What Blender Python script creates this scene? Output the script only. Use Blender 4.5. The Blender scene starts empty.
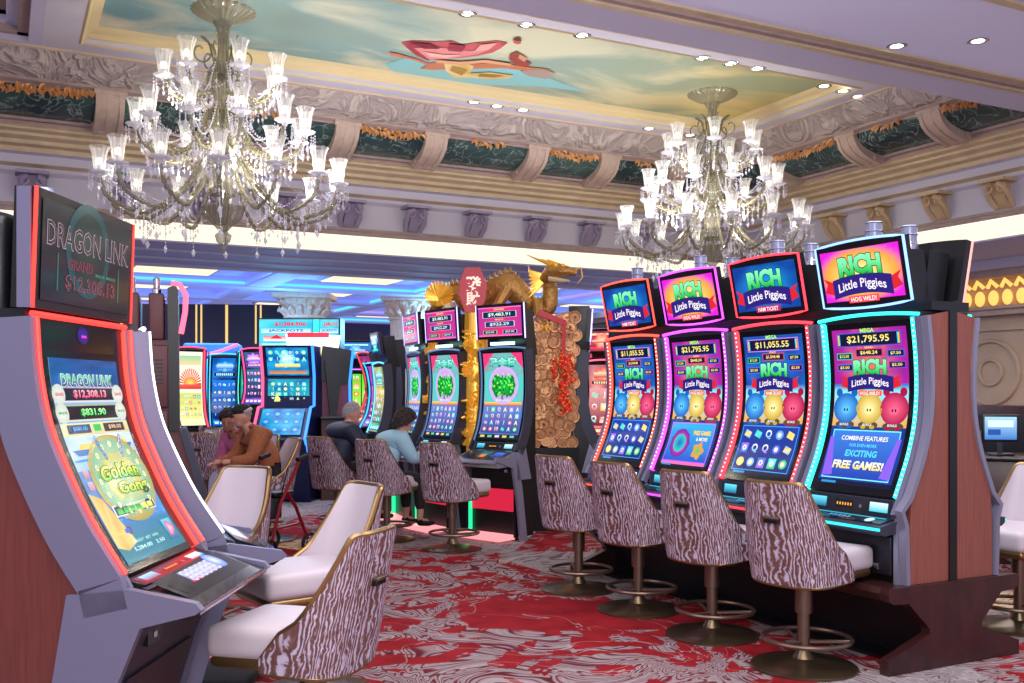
import bpy, bmesh, math, random
from mathutils import Vector, Matrix, noise
random.seed(7)
PI=math.pi; R=math.radians
COL=bpy.context.scene.collection
sc=bpy.context.scene
FW=(math.sin(R(27.1)),math.cos(R(27.1))); RT=(math.cos(R(27.1)),-math.sin(R(27.1)))
EYE=1.5
def W(r,f,z=0.0):
    "ground frame: metres to the right of / ahead of where the photographer stood -> world"
    return Vector((FW[0]*f+RT[0]*r, FW[1]*f+RT[1]*r, z))
def facing(r,f):
    "rotation so that local -Y points along (right, ahead)"
    v=W(r,f); return math.atan2(v.x,-v.y)
def lin(c):
    return tuple((x/12.92 if x<=.04045 else ((x+.055)/1.055)**2.4) for x in c[:3])
def hx(s):
    s=s.lstrip('#'); return lin(tuple(int(s[i:i+2],16)/255 for i in (0,2,4)))
# ---------------------------------------------------------------- materials
MATS={}
def nodes(name):
    m=bpy.data.materials.new(name); m.use_nodes=True
    nt=m.node_tree; b=nt.nodes['Principled BSDF']
    return m,nt,b
def mat(name,col,rough=.5,metal=0,emit=None,es=0,spec=.5,coat=0,bump=0,bscale=40,var=0,vscale=6,alpha=1):
    if name in MATS: return MATS[name]
    m,nt,b=nodes(name)
    c=hx(col) if isinstance(col,str) else col
    b.inputs['Base Color'].default_value=(*c,1); b.inputs['Roughness'].default_value=rough
    b.inputs['Metallic'].default_value=metal; b.inputs['Specular IOR Level'].default_value=spec
    b.inputs['Coat Weight'].default_value=coat
    if emit is not None:
        e=hx(emit) if isinstance(emit,str) else emit
        b.inputs['Emission Color'].default_value=(*e,1); b.inputs['Emission Strength'].default_value=es
    if alpha<1: b.inputs['Alpha'].default_value=alpha
    if bump or var:
        tc=nt.nodes.new('ShaderNodeTexCoord'); n=nt.nodes.new('ShaderNodeTexNoise')
        n.inputs['Scale'].default_value=bscale if bump else vscale; n.inputs['Detail'].default_value=6
        nt.links.new(tc.outputs['Object'],n.inputs['Vector'])
        if bump:
            bp=nt.nodes.new('ShaderNodeBump'); bp.inputs['Strength'].default_value=bump; bp.inputs['Distance'].default_value=.02
            nt.links.new(n.outputs['Fac'],bp.inputs['Height']); nt.links.new(bp.outputs['Normal'],b.inputs['Normal'])
        if var:
            r=nt.nodes.new('ShaderNodeValToRGB')
            r.color_ramp.elements[0].position=.3; r.color_ramp.elements[1].position=.7
            r.color_ramp.elements[0].color=(*[x*(1-var) for x in c],1); r.color_ramp.elements[1].color=(*[min(1,x*(1+var)) for x in c],1)
            nt.links.new(n.outputs['Fac'],r.inputs['Fac']); nt.links.new(r.outputs['Color'],b.inputs['Base Color'])
    MATS[name]=m; return m
def glow(name,col,s): return mat(name,'#101010',.4,emit=col,es=s)
def N(nt,t,**k):
    n=nt.nodes.new(t)
    for a,v in k.items():
        if a in n.inputs.keys() if not hasattr(n,a) else False: n.inputs[a].default_value=v
        else: setattr(n,a,v)
    return n
def ramp(nt,src,stops,interp='LINEAR'):
    r=nt.nodes.new('ShaderNodeValToRGB'); cr=r.color_ramp; cr.interpolation=interp
    while len(cr.elements)<len(stops): cr.elements.new(.5)
    for e,(p,c) in zip(cr.elements,stops):
        e.position=p; cc=hx(c) if isinstance(c,str) else c; e.color=(*cc,1)
    nt.links.new(src,r.inputs['Fac']); return r.outputs['Color']
def mixc(nt,f,a,b,mode='MIX'):
    m=nt.nodes.new('ShaderNodeMix'); m.data_type='RGBA'; m.blend_type=mode
    L=nt.links
    for s,i in ((f,0),(a,6),(b,7)):
        if hasattr(s,'is_output'): L.new(s,m.inputs[i])
        elif i==0: m.inputs[0].default_value=s
        else: m.inputs[i].default_value=(*(hx(s) if isinstance(s,str) else s),1)
    return m.outputs[2]
def math_(nt,op,a,b=0.0,c=0.0):
    m=nt.nodes.new('ShaderNodeMath'); m.operation=op
    for i,s in enumerate((a,b,c)):
        if hasattr(s,'is_output'): nt.links.new(s,m.inputs[i])
        else: m.inputs[i].default_value=s
    return m.outputs[0]
def noise_(nt,vec,scale,detail=4,dist=0,rough=.5):
    n=nt.nodes.new('ShaderNodeTexNoise'); n.inputs['Scale'].default_value=scale; n.inputs['Detail'].default_value=detail
    n.inputs['Distortion'].default_value=dist; n.inputs['Roughness'].default_value=rough
    nt.links.new(vec,n.inputs['Vector']); return n.outputs['Fac']
def mapping(nt,src,scale=(1,1,1),rot=(0,0,0),loc=(0,0,0)):
    m=nt.nodes.new('ShaderNodeMapping'); nt.links.new(src,m.inputs['Vector'])
    m.inputs['Scale'].default_value=scale; m.inputs['Rotation'].default_value=rot; m.inputs['Location'].default_value=loc
    return m.outputs['Vector']
def coord(nt,which='Object'):
    return nt.nodes.new('ShaderNodeTexCoord').outputs[which]

def m_zebra():
    m,nt,b=nodes('zebra_woven_fabric')
    uv=coord(nt,'UV')
    w=mapping(nt,uv,(17,12,1))
    f=noise_(nt,w,1.0,3,.6,.55)
    sx=nt.nodes.new('ShaderNodeSeparateXYZ'); nt.links.new(uv,sx.inputs[0])
    s=math_(nt,'SINE',math_(nt,'MULTIPLY_ADD',sx.outputs[0],250.0,math_(nt,'MULTIPLY',f,19.0)))
    brk=noise_(nt,mapping(nt,uv,(60,16,1)),1.0,2,.4)
    s=math_(nt,'ADD',s,math_(nt,'MULTIPLY_ADD',brk,3.2,-1.75))
    s=math_(nt,'MULTIPLY_ADD',s,.5,.5)
    c=ramp(nt,s,[(0.0,'#63403c'),(.48,'#79524f'),(.64,'#a395a6'),(1.0,'#bdb2c8')])
    nt.links.new(c,b.inputs['Base Color']); b.inputs['Roughness'].default_value=.55
    bp=nt.nodes.new('ShaderNodeBump'); bp.inputs['Strength'].default_value=.35; bp.inputs['Distance'].default_value=.004
    nt.links.new(s,bp.inputs['Height']); nt.links.new(bp.outputs['Normal'],b.inputs['Normal'])
    return m
def m_wood(name,c1,c2,rough=.35,scale=(3,40,40)):
    m,nt,b=nodes(name)
    v=mapping(nt,coord(nt),scale)
    c=ramp(nt,noise_(nt,v,1.5,5,.6),[(.3,c1),(.7,c2)])
    nt.links.new(c,b.inputs['Base Color']); b.inputs['Roughness'].default_value=rough
    return m
def m_marble():
    m,nt,b=nodes('green_marble')
    v=coord(nt)
    n1=noise_(nt,v,4.5,6,.8,.5)
    vein=math_(nt,'ABSOLUTE',math_(nt,'SUBTRACT',n1,.5))
    base=ramp(nt,noise_(nt,v,1.1,3),[(.35,'#22393c'),(.6,'#3a5552'),(.75,'#54706b')])
    c=mixc(nt,ramp(nt,vein,[(0,(.5,.5,.5)),(.006,(.25,.25,.25)),(.018,(0,0,0))]),base,'#b9cdc6')
    nt.links.new(c,b.inputs['Base Color']); b.inputs['Roughness'].default_value=.22
    return m
def m_relief():
    m,nt,b=nodes('carved_relief_stone')
    v=coord(nt)
    f=noise_(nt,mapping(nt,v,(1,1,1)),1.6,5,2.2)
    s=math_(nt,'SINE',math_(nt,'MULTIPLY',f,30.0))
    c=ramp(nt,s,[(-.0,'#a99c9a'),(.5,'#b3a6a2'),(1,'#bdb1ab')])
    nt.links.new(c,b.inputs['Base Color']); b.inputs['Roughness'].default_value=.7
    bp=nt.nodes.new('ShaderNodeBump'); bp.inputs['Strength'].default_value=.7; bp.inputs['Distance'].default_value=.03
    nt.links.new(s,bp.inputs['Height']); nt.links.new(bp.outputs['Normal'],b.inputs['Normal'])
    return m
def m_sky_painting():
    m,nt,b=nodes('painted_sky_fresco')
    v=coord(nt)
    n=noise_(nt,mapping(nt,v,(.55,1.0,1)),.95,6,.9,.5)
    n2=noise_(nt,mapping(nt,v,(.4,.8,1),loc=(5,3,0)),1.1,5,.6,.5)
    sep=nt.nodes.new('ShaderNodeSeparateXYZ'); nt.links.new(v,sep.inputs[0])
    gx=math_(nt,'MULTIPLY_ADD',sep.outputs[0],.11,-.05)
    sky=ramp(nt,gx,[(0,'#6a929a'),(.5,'#82988f'),(.85,'#8f9472')])
    cl=ramp(nt,gx,[(0,'#c2bba6'),(.6,'#b8b99e'),(.9,'#c8ae68')])
    c=mixc(nt,ramp(nt,n,[(.44,(0,0,0)),(.58,(1,1,1))]),sky,cl)
    c=mixc(nt,ramp(nt,n2,[(.52,(0,0,0)),(.66,(.75,.75,.75))]),c,'#7c8f86')
    nt.links.new(c,b.inputs['Base Color']); b.inputs['Roughness'].default_value=.6
    nt.links.new(c,b.inputs['Emission Color']); b.inputs['Emission Strength'].default_value=.04  # faint emission in the fresco's own colours brightens it
    return m
def m_carpet():
    m,nt,b=nodes('patterned_casino_carpet')
    v=coord(nt)
    # broad red / grey / cream fields bounded by long straight and curved edges
    big=mapping(nt,v,(.62,.62,1),rot=(0,0,R(38)))
    vo=nt.nodes.new('ShaderNodeTexVoronoi'); vo.inputs['Scale'].default_value=1.0; vo.inputs['Randomness'].default_value=.85
    nt.links.new(big,vo.inputs['Vector'])
    sp=nt.nodes.new('ShaderNodeSeparateColor'); nt.links.new(vo.outputs['Color'],sp.inputs[0])
    cell=sp.outputs[0]; cell2=sp.outputs[1]
    isgrey=math_(nt,'GREATER_THAN',cell,.60)
    iscream=math_(nt,'GREATER_THAN',cell2,.86)
    red=ramp(nt,noise_(nt,v,5,3),[(.3,'#7e161f'),(.7,'#9c2229')])
    weave=math_(nt,'SINE',math_(nt,'MULTIPLY',noise_(nt,mapping(nt,v,(1,.16,1),rot=(0,0,R(20))),40,2),40.0))
    grey=ramp(nt,weave,[(0,'#8a8084'),(1,'#b3a9a8')])
    base=mixc(nt,isgrey,red,grey)
    cream=ramp(nt,noise_(nt,v,7,4,2.0),[(.38,'#c9bb9c'),(.52,'#d3c6a8'),(.56,'#c98b2d'),(.62,'#b33a2c')])
    base=mixc(nt,iscream,base,cream)
    # acanthus scrolls: warped flow lines inside large drifting patches
    wn=nt.nodes.new('ShaderNodeTexNoise'); wn.inputs['Scale'].default_value=.8; wn.inputs['Detail'].default_value=2
    nt.links.new(v,wn.inputs['Vector'])
    va=nt.nodes.new('ShaderNodeVectorMath'); va.operation='MULTIPLY_ADD'
    va.inputs[1].default_value=(2.2,2.2,0); nt.links.new(wn.outputs['Color'],va.inputs[0]); nt.links.new(v,va.inputs[2])
    flow=noise_(nt,va.outputs[0],.95,3,1.3,.55)
    lines=math_(nt,'SINE',math_(nt,'MULTIPLY',flow,170.0))
    patch=noise_(nt,v,.62,3,.8)
    pm=ramp(nt,patch,[(.42,(0,0,0)),(.44,(1,1,1))])
    fill=ramp(nt,math_(nt,'MULTIPLY_ADD',lines,.5,.5),[(.0,'#4a1f29'),(.14,'#5f3a42'),(.30,'#8d8085'),(.7,'#a59a9b'),(1,'#8f8587')])
    lm=ramp(nt,lines,[(.30,(0,0,0)),(.42,(1,1,1))])
    leaf=mixc(nt,pm,(0,0,0),(1,1,1))
    f2=noise_(nt,v,2.2,4,1.5)
    m1=math_(nt,'MULTIPLY',leaf,math_(nt,'GREATER_THAN',f2,.47))
    c=mixc(nt,math_(nt,'MULTIPLY',m1,math_(nt,'MULTIPLY_ADD',lm,.22,.75)),base,fill)
    # thin leafy outlines over the red as well
    thin=math_(nt,'ABSOLUTE',math_(nt,'SUBTRACT',flow,.5))
    c=mixc(nt,ramp(nt,thin,[(0,(.7,.7,.7)),(.002,(.5,.5,.5)),(.005,(0,0,0))]),c,'#b9afae')
    c=mixc(nt,.18,c,ramp(nt,noise_(nt,v,120,2),[(.3,'#3a2a2c'),(.7,'#d8cccc')]),'MULTIPLY')
    nt.links.new(c,b.inputs['Base Color']); b.inputs['Roughness'].default_value=.9; b.inputs['Specular IOR Level'].default_value=.1
    return m
def m_screen():
    m,nt,b=nodes('lit_game_display')
    a=nt.nodes.new('ShaderNodeVertexColor'); a.layer_name='Col'
    b.inputs['Base Color'].default_value=(.004,.004,.006,1); b.inputs['Roughness'].default_value=.12
    nt.links.new(a.outputs['Color'],b.inputs['Emission Color']); b.inputs['Emission Strength'].default_value=.95; b.inputs['Specular IOR Level'].default_value=.35
    return m
def m_paint():
    m,nt,b=nodes('painted_graphic')
    a=nt.nodes.new('ShaderNodeVertexColor'); a.layer_name='Col'
    nt.links.new(a.outputs['Color'],b.inputs['Base Color']); b.inputs['Roughness'].default_value=.4
    return m
def m_glass(name,tint,fac,emit=0,ecol=(1,1,1),rough=.08):
    m=bpy.data.materials.new(name); m.use_nodes=True; nt=m.node_tree; b=nt.nodes['Principled BSDF']
    out=nt.nodes['Material Output']
    b.inputs['Base Color'].default_value=(*hx(tint),1); b.inputs['Roughness'].default_value=rough; b.inputs['Specular IOR Level'].default_value=.9
    b.inputs['Emission Color'].default_value=(*ecol,1); b.inputs['Emission Strength'].default_value=emit
    t=nt.nodes.new('ShaderNodeBsdfTransparent'); mx=nt.nodes.new('ShaderNodeMixShader')
    lw=nt.nodes.new('ShaderNodeLayerWeight'); lw.inputs['Blend'].default_value=.35
    f=math_(nt,'MULTIPLY_ADD',lw.outputs['Facing'],1-fac,fac)
    nt.links.new(f,mx.inputs[0]); nt.links.new(t.outputs[0],mx.inputs[1]); nt.links.new(b.outputs[0],mx.inputs[2]); nt.links.new(mx.outputs[0],out.inputs[0])
    return m
ZEBRA=m_zebra(); MARBLE=m_marble(); RELIEF=m_relief(); SKY=m_sky_painting(); CARPET=m_carpet(); SCREEN=m_screen(); PAINT=m_paint()
IVORY=mat('ivory_leather','#c6bac2',.42,bump=.05,bscale=60)
IVORY2=mat('pearl_leather','#cbbfca',.4,bump=.05,bscale=60)
GOLDP=mat('brushed_brass_trim','#93744a',.32,.85)
BRONZE=mat('bronze_pole','#7a6558',.34,.8)
BRONZE_D=mat('bronze_disc','#6d5c48',.3,.85)
CHROME=mat('chrome','#c9c9d2',.18,1)
BLACK=mat('black_plastic','#0c0c10',.35)
BLACK_G=mat('gloss_black','#050507',.1,coat=.5)
DGREY=mat('charcoal_paint','#3c3d4c',.4,.3)
GREY=mat('grey_purple_paint','#74728c',.38,.35)
LGREY=mat('silver_grey_paint','#8f8fa6',.32,.5)
WOOD=m_wood('red_brown_laminate','#7c4438','#905244',.4,(6,60,3))
WOODD=m_wood('dark_cherry_wood','#2b1518','#40211f',.3,(6,60,3))
WOODL=m_wood('rust_brown_laminate','#5a2622','#6c302a',.42,(6,60,3))
BROWN=mat('brown_metal','#5b3436',.45,.2)
PLASTER=mat('lavender_plaster','#b2adc4',.75,emit='#9d97b4',es=.10)  # plaster with weak emission standing in for bounced light
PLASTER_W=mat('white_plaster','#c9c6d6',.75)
PLASTER_P=mat('purple_ceiling_paint_glow','#b4afc6',.6,emit='#a09ab8',es=.26)  # lavender emission added so the near ceiling looks lit; the paint is no lamp
STONE=mat('mauve_stone','#a8948f',.7,var=.12,vscale=8)
GOLDM=mat('cream_gold_moulding','#cab796',.55,var=.1,vscale=5)
GOLDL=mat('pale_gold_frame','#d6c498',.5)
GILT=mat('gilded_leaf','#dba46c',.42,.3)
COVE=glow('warm_cove_light','#fff1d6',1.0)
GREYSOF=mat('grey_soffit','#8e8ca8',.7,emit='#77759a',es=.12)  # soffit brightened by emission in the material, not by a lamp
BLUECEIL=mat('blue_ceiling_glow','#a4aede',.6,emit='#8a94d8',es=.34)  # blue up-lighting put into the ceiling material as emission
CAPSTONE=mat('carved_capital_stone','#d2b39c',.65,var=.15,vscale=20,emit='#a07860',es=.12)  # warm light on the stone put in as slight emission
GOLD=mat('polished_gold','#e3b04e',.28,.8,emit='#d89a30',es=.28)  # bright gleam of the gold put in as emission
COIN=mat('copper_coin','#c79468',.38,.6,emit='#8a5030',es=.08)  # slight emission lifts the coins as if lit
REDP=mat('red_lacquer','#b0122a',.35,emit='#c01030',es=.15)
GLASS_S=m_glass('fluted_glass_shade','#ffffff',.20,.16,(1,.97,.86))
GLASS_C=m_glass('cut_crystal','#dcdae8',.60,.05,(.95,.93,1),.04)
GLASS_A=m_glass('smoky_rope_glass','#8d876c',.58,.0,(1,.95,.7),.12)
GLASS_V=m_glass('crystal_body_glass','#989480',.45,.0,(1,.95,.75),.1)
BULB=glow('bulb_glow','#fff6dc',5)

# ---------------------------------------------------------------- mesh builder
class MB:
    def __init__(s): s.v=[];s.f=[];s.m=[];s.c=[];s.mats=[];s.col=False;s.sm=[]
    def mi(s,m):
        if m not in s.mats: s.mats.append(m)
        return s.mats.index(m)
    def add(s,vs,fs,m,M=None,smooth=False):
        o=len(s.v); i=s.mi(m)
        s.v+=[tuple(M@Vector(v)) if M else tuple(v) for v in vs]
        for f in fs: s.f.append([o+k for k in f]); s.m.append(i); s.sm.append(smooth)
        return s
    def box(s,x0,x1,y0,y1,z0,z1,m,M=None,bev=0):
        if bev<=0:
            vs=[(x,y,z) for x in (x0,x1) for y in (y0,y1) for z in (z0,z1)]
            return s.add(vs,[(0,1,3,2),(4,6,7,5),(0,4,5,1),(2,3,7,6),(0,2,6,4),(1,5,7,3)],m,M)
        bm=bmesh.new(); bmesh.ops.create_cube(bm,size=1)
        for v in bm.verts: v.co=Vector(((x0+x1)/2+v.co.x*(x1-x0),(y0+y1)/2+v.co.y*(y1-y0),(z0+z1)/2+v.co.z*(z1-z0)))
        bmesh.ops.bevel(bm,geom=bm.edges[:],offset=bev,segments=3,affect='EDGES',profile=.5)
        bm.verts.index_update()
        vs=[v.co[:] for v in bm.verts]; fs=[[v.index for v in f.verts] for f in bm.faces]; bm.free()
        return s.add(vs,fs,m,M,True)
    def prism(s,poly,a0,a1,m,axis='x',M=None):
        "poly of (p,q): axis x -> (y,z); y -> (x,z); z -> (x,y)"
        def P(p,q,a): return {'x':(a,p,q),'y':(p,a,q),'z':(p,q,a)}[axis]
        n=len(poly); vs=[P(p,q,a0) for p,q in poly]+[P(p,q,a1) for p,q in poly]
        fs=[list(range(n))[::-1],list(range(n,2*n))]+[(i,(i+1)%n,n+(i+1)%n,n+i) for i in range(n)]
        return s.add(vs,fs,m,M)
    def lathe(s,prof,m,seg=24,M=None,flute=0,nfl=12,arc=2*PI,cap=False):
        vs=[];fs=[]
        full=abs(arc-2*PI)<1e-6; k=seg if full else seg+1
        for r,z in prof:
            for i in range(k):
                a=arc*i/seg; rr=r*(1+flute*math.cos(nfl*a))
                vs.append((rr*math.cos(a),rr*math.sin(a),z))
        for j in range(len(prof)-1):
            for i in range(seg):
                a=j*k+i; b=j*k+(i+1)%k
                fs.append((a,b,b+k,a+k))
        if cap: fs.append(list(range(k))[::-1]); fs.append([ (len(prof)-1)*k+i for i in range(k)])
        return s.add(vs,fs,m,M,True)
    def tube(s,pts,r,m,seg=8,M=None,closed=False,rad=None,cap=True,flat=1.0):
        P=[Vector(p) for p in pts]; n=len(P); vs=[];fs=[]
        up=None
        for i,p in enumerate(P):
            t=(P[(i+1)%n]-P[i-1]) if closed else (P[min(i+1,n-1)]-P[max(i-1,0)])
            if t.length<1e-9: t=Vector((0,0,1))
            t.normalize()
            if up is None:
                up=Vector((0,0,1)) if abs(t.z)<.9 else Vector((1,0,0))
            a=t.cross(up)
            if a.length<1e-4: a=t.cross(Vector((0,1,0)))
            a.normalize(); b=a.cross(t).normalized(); up=b
            rr=rad[i] if rad else r
            for k in range(seg):
                q=2*PI*k/seg; vs.append(p+a*(rr*math.cos(q))+b*(rr*flat*math.sin(q)))
        for i in range(n if closed else n-1):
            j=(i+1)%n
            for k in range(seg):
                k2=(k+1)%seg; fs.append((i*seg+k,i*seg+k2,j*seg+k2,j*seg+k))
        if cap and not closed:
            fs.append(list(range(seg))[::-1]); fs.append([(n-1)*seg+k for k in range(seg)])
        return s.add(vs,fs,m,M,True)
    def ball(s,c,r,m,seg=12,rings=8,sc=(1,1,1),M=None):
        vs=[(c[0],c[1],c[2]+r*sc[2])]; fs=[]
        for j in range(1,rings):
            t=PI*j/rings
            for i in range(seg):
                a=2*PI*i/seg; vs.append((c[0]+r*sc[0]*math.sin(t)*math.cos(a),c[1]+r*sc[1]*math.sin(t)*math.sin(a),c[2]+r*sc[2]*math.cos(t)))
        vs.append((c[0],c[1],c[2]-r*sc[2])); last=len(vs)-1
        for i in range(seg):
            fs.append((0,1+i,1+(i+1)%seg)); fs.append((last,1+(rings-2)*seg+(i+1)%seg,1+(rings-2)*seg+i))
        for j in range(rings-2):
            for i in range(seg):
                a=1+j*seg+i; b=1+j*seg+(i+1)%seg; fs.append((a,a+seg,b+seg,b))
        return s.add(vs,fs,m,M,True)
    def octa(s,c,r,h,m,M=None):
        x,y,z=c
        return s.add([(x,y,z+h),(x+r,y,z),(x,y+r,z),(x-r,y,z),(x,y-r,z),(x,y,z-h)],[(0,1,2),(0,2,3),(0,3,4),(0,4,1),(5,2,1),(5,3,2),(5,4,3),(5,1,4)],m,M)
    def sheet(s,grid,m,M=None,smooth=True):
        nr=len(grid); nc=len(grid[0]); vs=[p for r in grid for p in r]
        return s.add(vs,[(j*nc+i,j*nc+i+1,(j+1)*nc+i+1,(j+1)*nc+i) for j in range(nr-1) for i in range(nc-1)],m,M,smooth)
    def build(s,name,parent=None,loc=None,rz=0,sharp=35):
        me=bpy.data.meshes.new(name); me.from_pydata([tuple(v) for v in s.v],[],s.f)
        for m in s.mats: me.materials.append(m)
        me.polygons.foreach_set('material_index',s.m)
        me.polygons.foreach_set('use_smooth',s.sm)
        if any(s.sm):
            try: me.set_sharp_from_angle(angle=R(sharp))
            except Exception: pass
        me.validate(); me.update()
        o=bpy.data.objects.new(name,me); COL.objects.link(o)
        if parent: o.parent=parent
        if loc is not None: o.location=loc
        if rz: o.rotation_euler[2]=rz
        return o
def recalc(o):
    bm=bmesh.new(); bm.from_mesh(o.data); bmesh.ops.recalc_face_normals(bm,faces=bm.faces); bm.to_mesh(o.data); bm.free(); return o
def thing(name,label,cat,loc=(0,0,0),rz=0,group=None):
    o=bpy.data.objects.new(name,None); COL.objects.link(o); o.empty_display_size=.1
    o.location=loc; o.rotation_euler=(0,0,rz); o['label']=label; o['category']=cat
    if group: o['group']=group
    return o
def tag(o,label,cat,group=None,kind=None):
    if label: o['label']=label
    if cat: o['category']=cat
    if group: o['group']=group
    if kind: o['kind']=kind
    return o
def struct(o): o['kind']='structure'; return o
KIDS={}
def copy_tree(o,loc=None,rz=None,label=None,group=None):
    def rec(a,par):
        c=a.copy(); COL.objects.link(c)
        if par is not None: c.parent=par
        for ch in a.children: rec(ch,c)
        return c
    kids=list(o.children); c=o.copy(); COL.objects.link(c)
    for ch in kids: rec(ch,c)
    if loc is not None: c.location=loc
    if rz is not None: c.rotation_euler=(0,0,rz)
    if label: c['label']=label
    if group: c['group']=group
    return c
# ---------------------------------------------------------------- lettering and display artwork
_TX={}
def text2d(s,bold=.015):
    k=(s,bold)
    if k in _TX: return _TX[k]
    cu=bpy.data.curves.new('t','FONT'); cu.body=s; cu.size=1; cu.resolution_u=2; cu.offset=bold; cu.fill_mode='FRONT' if hasattr(cu,'fill_mode') and False else cu.fill_mode
    o=bpy.data.objects.new('t',cu); COL.objects.link(o)
    bpy.context.view_layer.update()
    dg=bpy.context.evaluated_depsgraph_get(); me=o.evaluated_get(dg).to_mesh()
    vs=[(v.co.x,v.co.y) for v in me.vertices]; fs=[list(p.vertices) for p in me.polygons]
    o.evaluated_get(dg).to_mesh_clear()
    bpy.data.objects.remove(o); bpy.data.curves.remove(cu)
    _TX[k]=(vs,fs); return _TX[k]
class Art:
    "graphics laid on a display surface; u across 0..1, v up 0..1, layer l lifts off the glass"
    def __init__(s,S,w,h): s.S=S;s.w=w;s.h=h;s.v=[];s.f=[];s.c=[]
    def _add(s,uv,fs,cols,l):
        o=len(s.v)
        for (u,v) in uv: s.v.append(s.S(u,v,.0009*l))
        for f in fs:
            s.f.append([o+i for i in f]); s.c.append([cols[i] for i in f])
    def grid(s,u0,v0,u1,v1,fn,nu=12,nv=20,l=0):
        uv=[];cols=[]
        for j in range(nv+1):
            for i in range(nu+1):
                a,b=i/nu,j/nv; uv.append((u0+(u1-u0)*a,v0+(v1-v0)*b)); cols.append(fn(a,b))
        fs=[(j*(nu+1)+i,j*(nu+1)+i+1,(j+1)*(nu+1)+i+1,(j+1)*(nu+1)+i) for j in range(nv) for i in range(nu)]
        s._add(uv,fs,cols,l)
    def rect(s,u0,v0,u1,v1,c,c2=None,l=1):
        a=lin3(c); b=lin3(c2) if c2 else a
        nv=max(1,int(abs(v1-v0)*s.h/.05))
        s.grid(u0,v0,u1,v1,lambda x,y:tuple(a[i]*(1-y)+b[i]*y for i in range(3)),1,nv,l)
    def frame(s,u0,v0,u1,v1,t,c,l=2):
        tu=t/s.w; tv=t/s.h
        s.rect(u0,v0,u1,v0+tv,c,l=l); s.rect(u0,v1-tv,u1,v1,c,l=l); s.rect(u0,v0,u0+tu,v1,c,l=l); s.rect(u1-tu,v0,u1,v1,c,l=l)
    def disc(s,u,v,r,c,c2=None,l=2,sy=1,n=20,wob=0,k=0):
        a=lin3(c); b=lin3(c2) if c2 else a
        uv=[(u,v)]+[(u+r*(1+wob*math.cos(k*2*PI*i/n))*math.cos(2*PI*i/n)/s.w,v+r*sy*(1+wob*math.cos(k*2*PI*i/n))*math.sin(2*PI*i/n)/s.h) for i in range(n)]
        s._add(uv,[(0,1+i,1+(i+1)%n) for i in range(n)],[b]+[a]*n,l)
    def poly(s,pts,c,l=2,c2=None):
        a=lin3(c); b=lin3(c2) if c2 else a
        s._add(pts,[list(range(len(pts)))],[a if i%2 else b for i in range(len(pts))],l)
    def text(s,t,u,v,h,c,out=None,maxw=None,l=4,bold=.012,c2=None,ow=.045,arc=0,shear=0):
        a=lin3(c); b=lin3(c2) if c2 else a
        def place(bd,ca,cb,l):
            vs,fs=text2d(t,bd)
            if not vs: return
            ref,_=text2d(t,.0)
            x0=min(p[0] for p in ref);x1=max(p[0] for p in ref);y0=min(p[1] for p in ref);y1=max(p[1] for p in ref)
            sy=h*s.h/max(y1-y0,.01); sx=sy
            if maxw and (x1-x0)*sx>maxw*s.w: sx=maxw*s.w/(x1-x0)
            if maxw and (x1-x0)*sx<maxw*s.w*.8: sx=maxw*s.w*.8/(x1-x0)
            cx=(x0+x1)/2; cy=(y0+y1)/2; hw=(x1-x0)/2
            uv=[];cols=[]
            for x,y in vs:
                q=(x-cx)/hw if hw else 0
                uv.append((u+((x-cx)*sx+shear*(y-cy)*sy)/s.w, v+((y-cy)*sy)/s.h+arc*(1-q*q)))
                k=min(1,max(0,(y-y0)/(y1-y0))); cols.append(tuple(ca[i]*(1-k)+cb[i]*k for i in range(3)))
            s._add(uv,fs,cols,l)
        if out: place(ow,lin3(out),lin3(out),l-1)
        place(bold,a,b,l)
    def build(s,name,parent,M=None):
        me=bpy.data.meshes.new(name); me.from_pydata([tuple(v) for v in s.v],[],s.f)
        at=me.color_attributes.new('Col','FLOAT_COLOR','CORNER')
        k=0; arr=[]
        for p,cs in zip(me.polygons,s.c):
            for c in cs: arr+=[c[0],c[1],c[2],1]
        at.data.foreach_set('color',arr)
        me.materials.append(M or SCREEN)
        o=bpy.data.objects.new(name,me); COL.objects.link(o); o.parent=parent; return o
_lc={}
def lin3(c):
    if isinstance(c,str):
        if c not in _lc: _lc[c]=hx(c)
        return _lc[c]
    return lin(c)
def mixf(a,b,t):
    t=max(0,min(1,t)); return tuple(a[i]*(1-t)+b[i]*t for i in range(3))
def surf(prof,w,x0=0):
    "display surface over a side profile [(f,z) bottom->top]; returns S(u,v,off) and arc length"
    P=[Vector((0,-f,z)) for f,z in prof]; L=[0]
    # smooth resample (catmull)
    Q=[]
    n=len(P)
    for i in range(n-1):
        a=P[max(i-1,0)];b=P[i];c=P[i+1];d=P[min(i+2,n-1)]
        for k in range(6):
            t=k/6; Q.append(.5*((2*b)+(c-a)*t+(2*a-5*b+4*c-d)*t*t+(-a+3*b-3*c+d)*t**3))
    Q.append(P[-1])
    for i in range(1,len(Q)): L.append(L[-1]+(Q[i]-Q[i-1]).length)
    T=L[-1]
    def S(u,v,off=0):
        t=max(0,min(T,v*T)); i=0
        while i<len(L)-2 and L[i+1]<t: i+=1
        k=(t-L[i])/max(L[i+1]-L[i],1e-9); p=Q[i].lerp(Q[i+1],k)
        d=(Q[i+1]-Q[i]).normalized(); nrm=Vector((0,-d.z,d.y))
        p=p+nrm*off
        p=p+(Q[i+1]-Q[i]).normalized()*(v*T-t)
        return (x0+(u-.5)*w,p.y,p.z)
    return S,T,[(-q.y,q.z) for q in Q]
# ================================================================ the room
def plane(name,x0,x1,y0,y1,z,m,down=True,t=.1):
    b=MB(); b.box(x0,x1,y0,y1,z if down else z-t,z+t if down else z,m); return struct(b.build(name))
plane('floor',-16,14,-7,26,0,CARPET,down=False)
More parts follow.
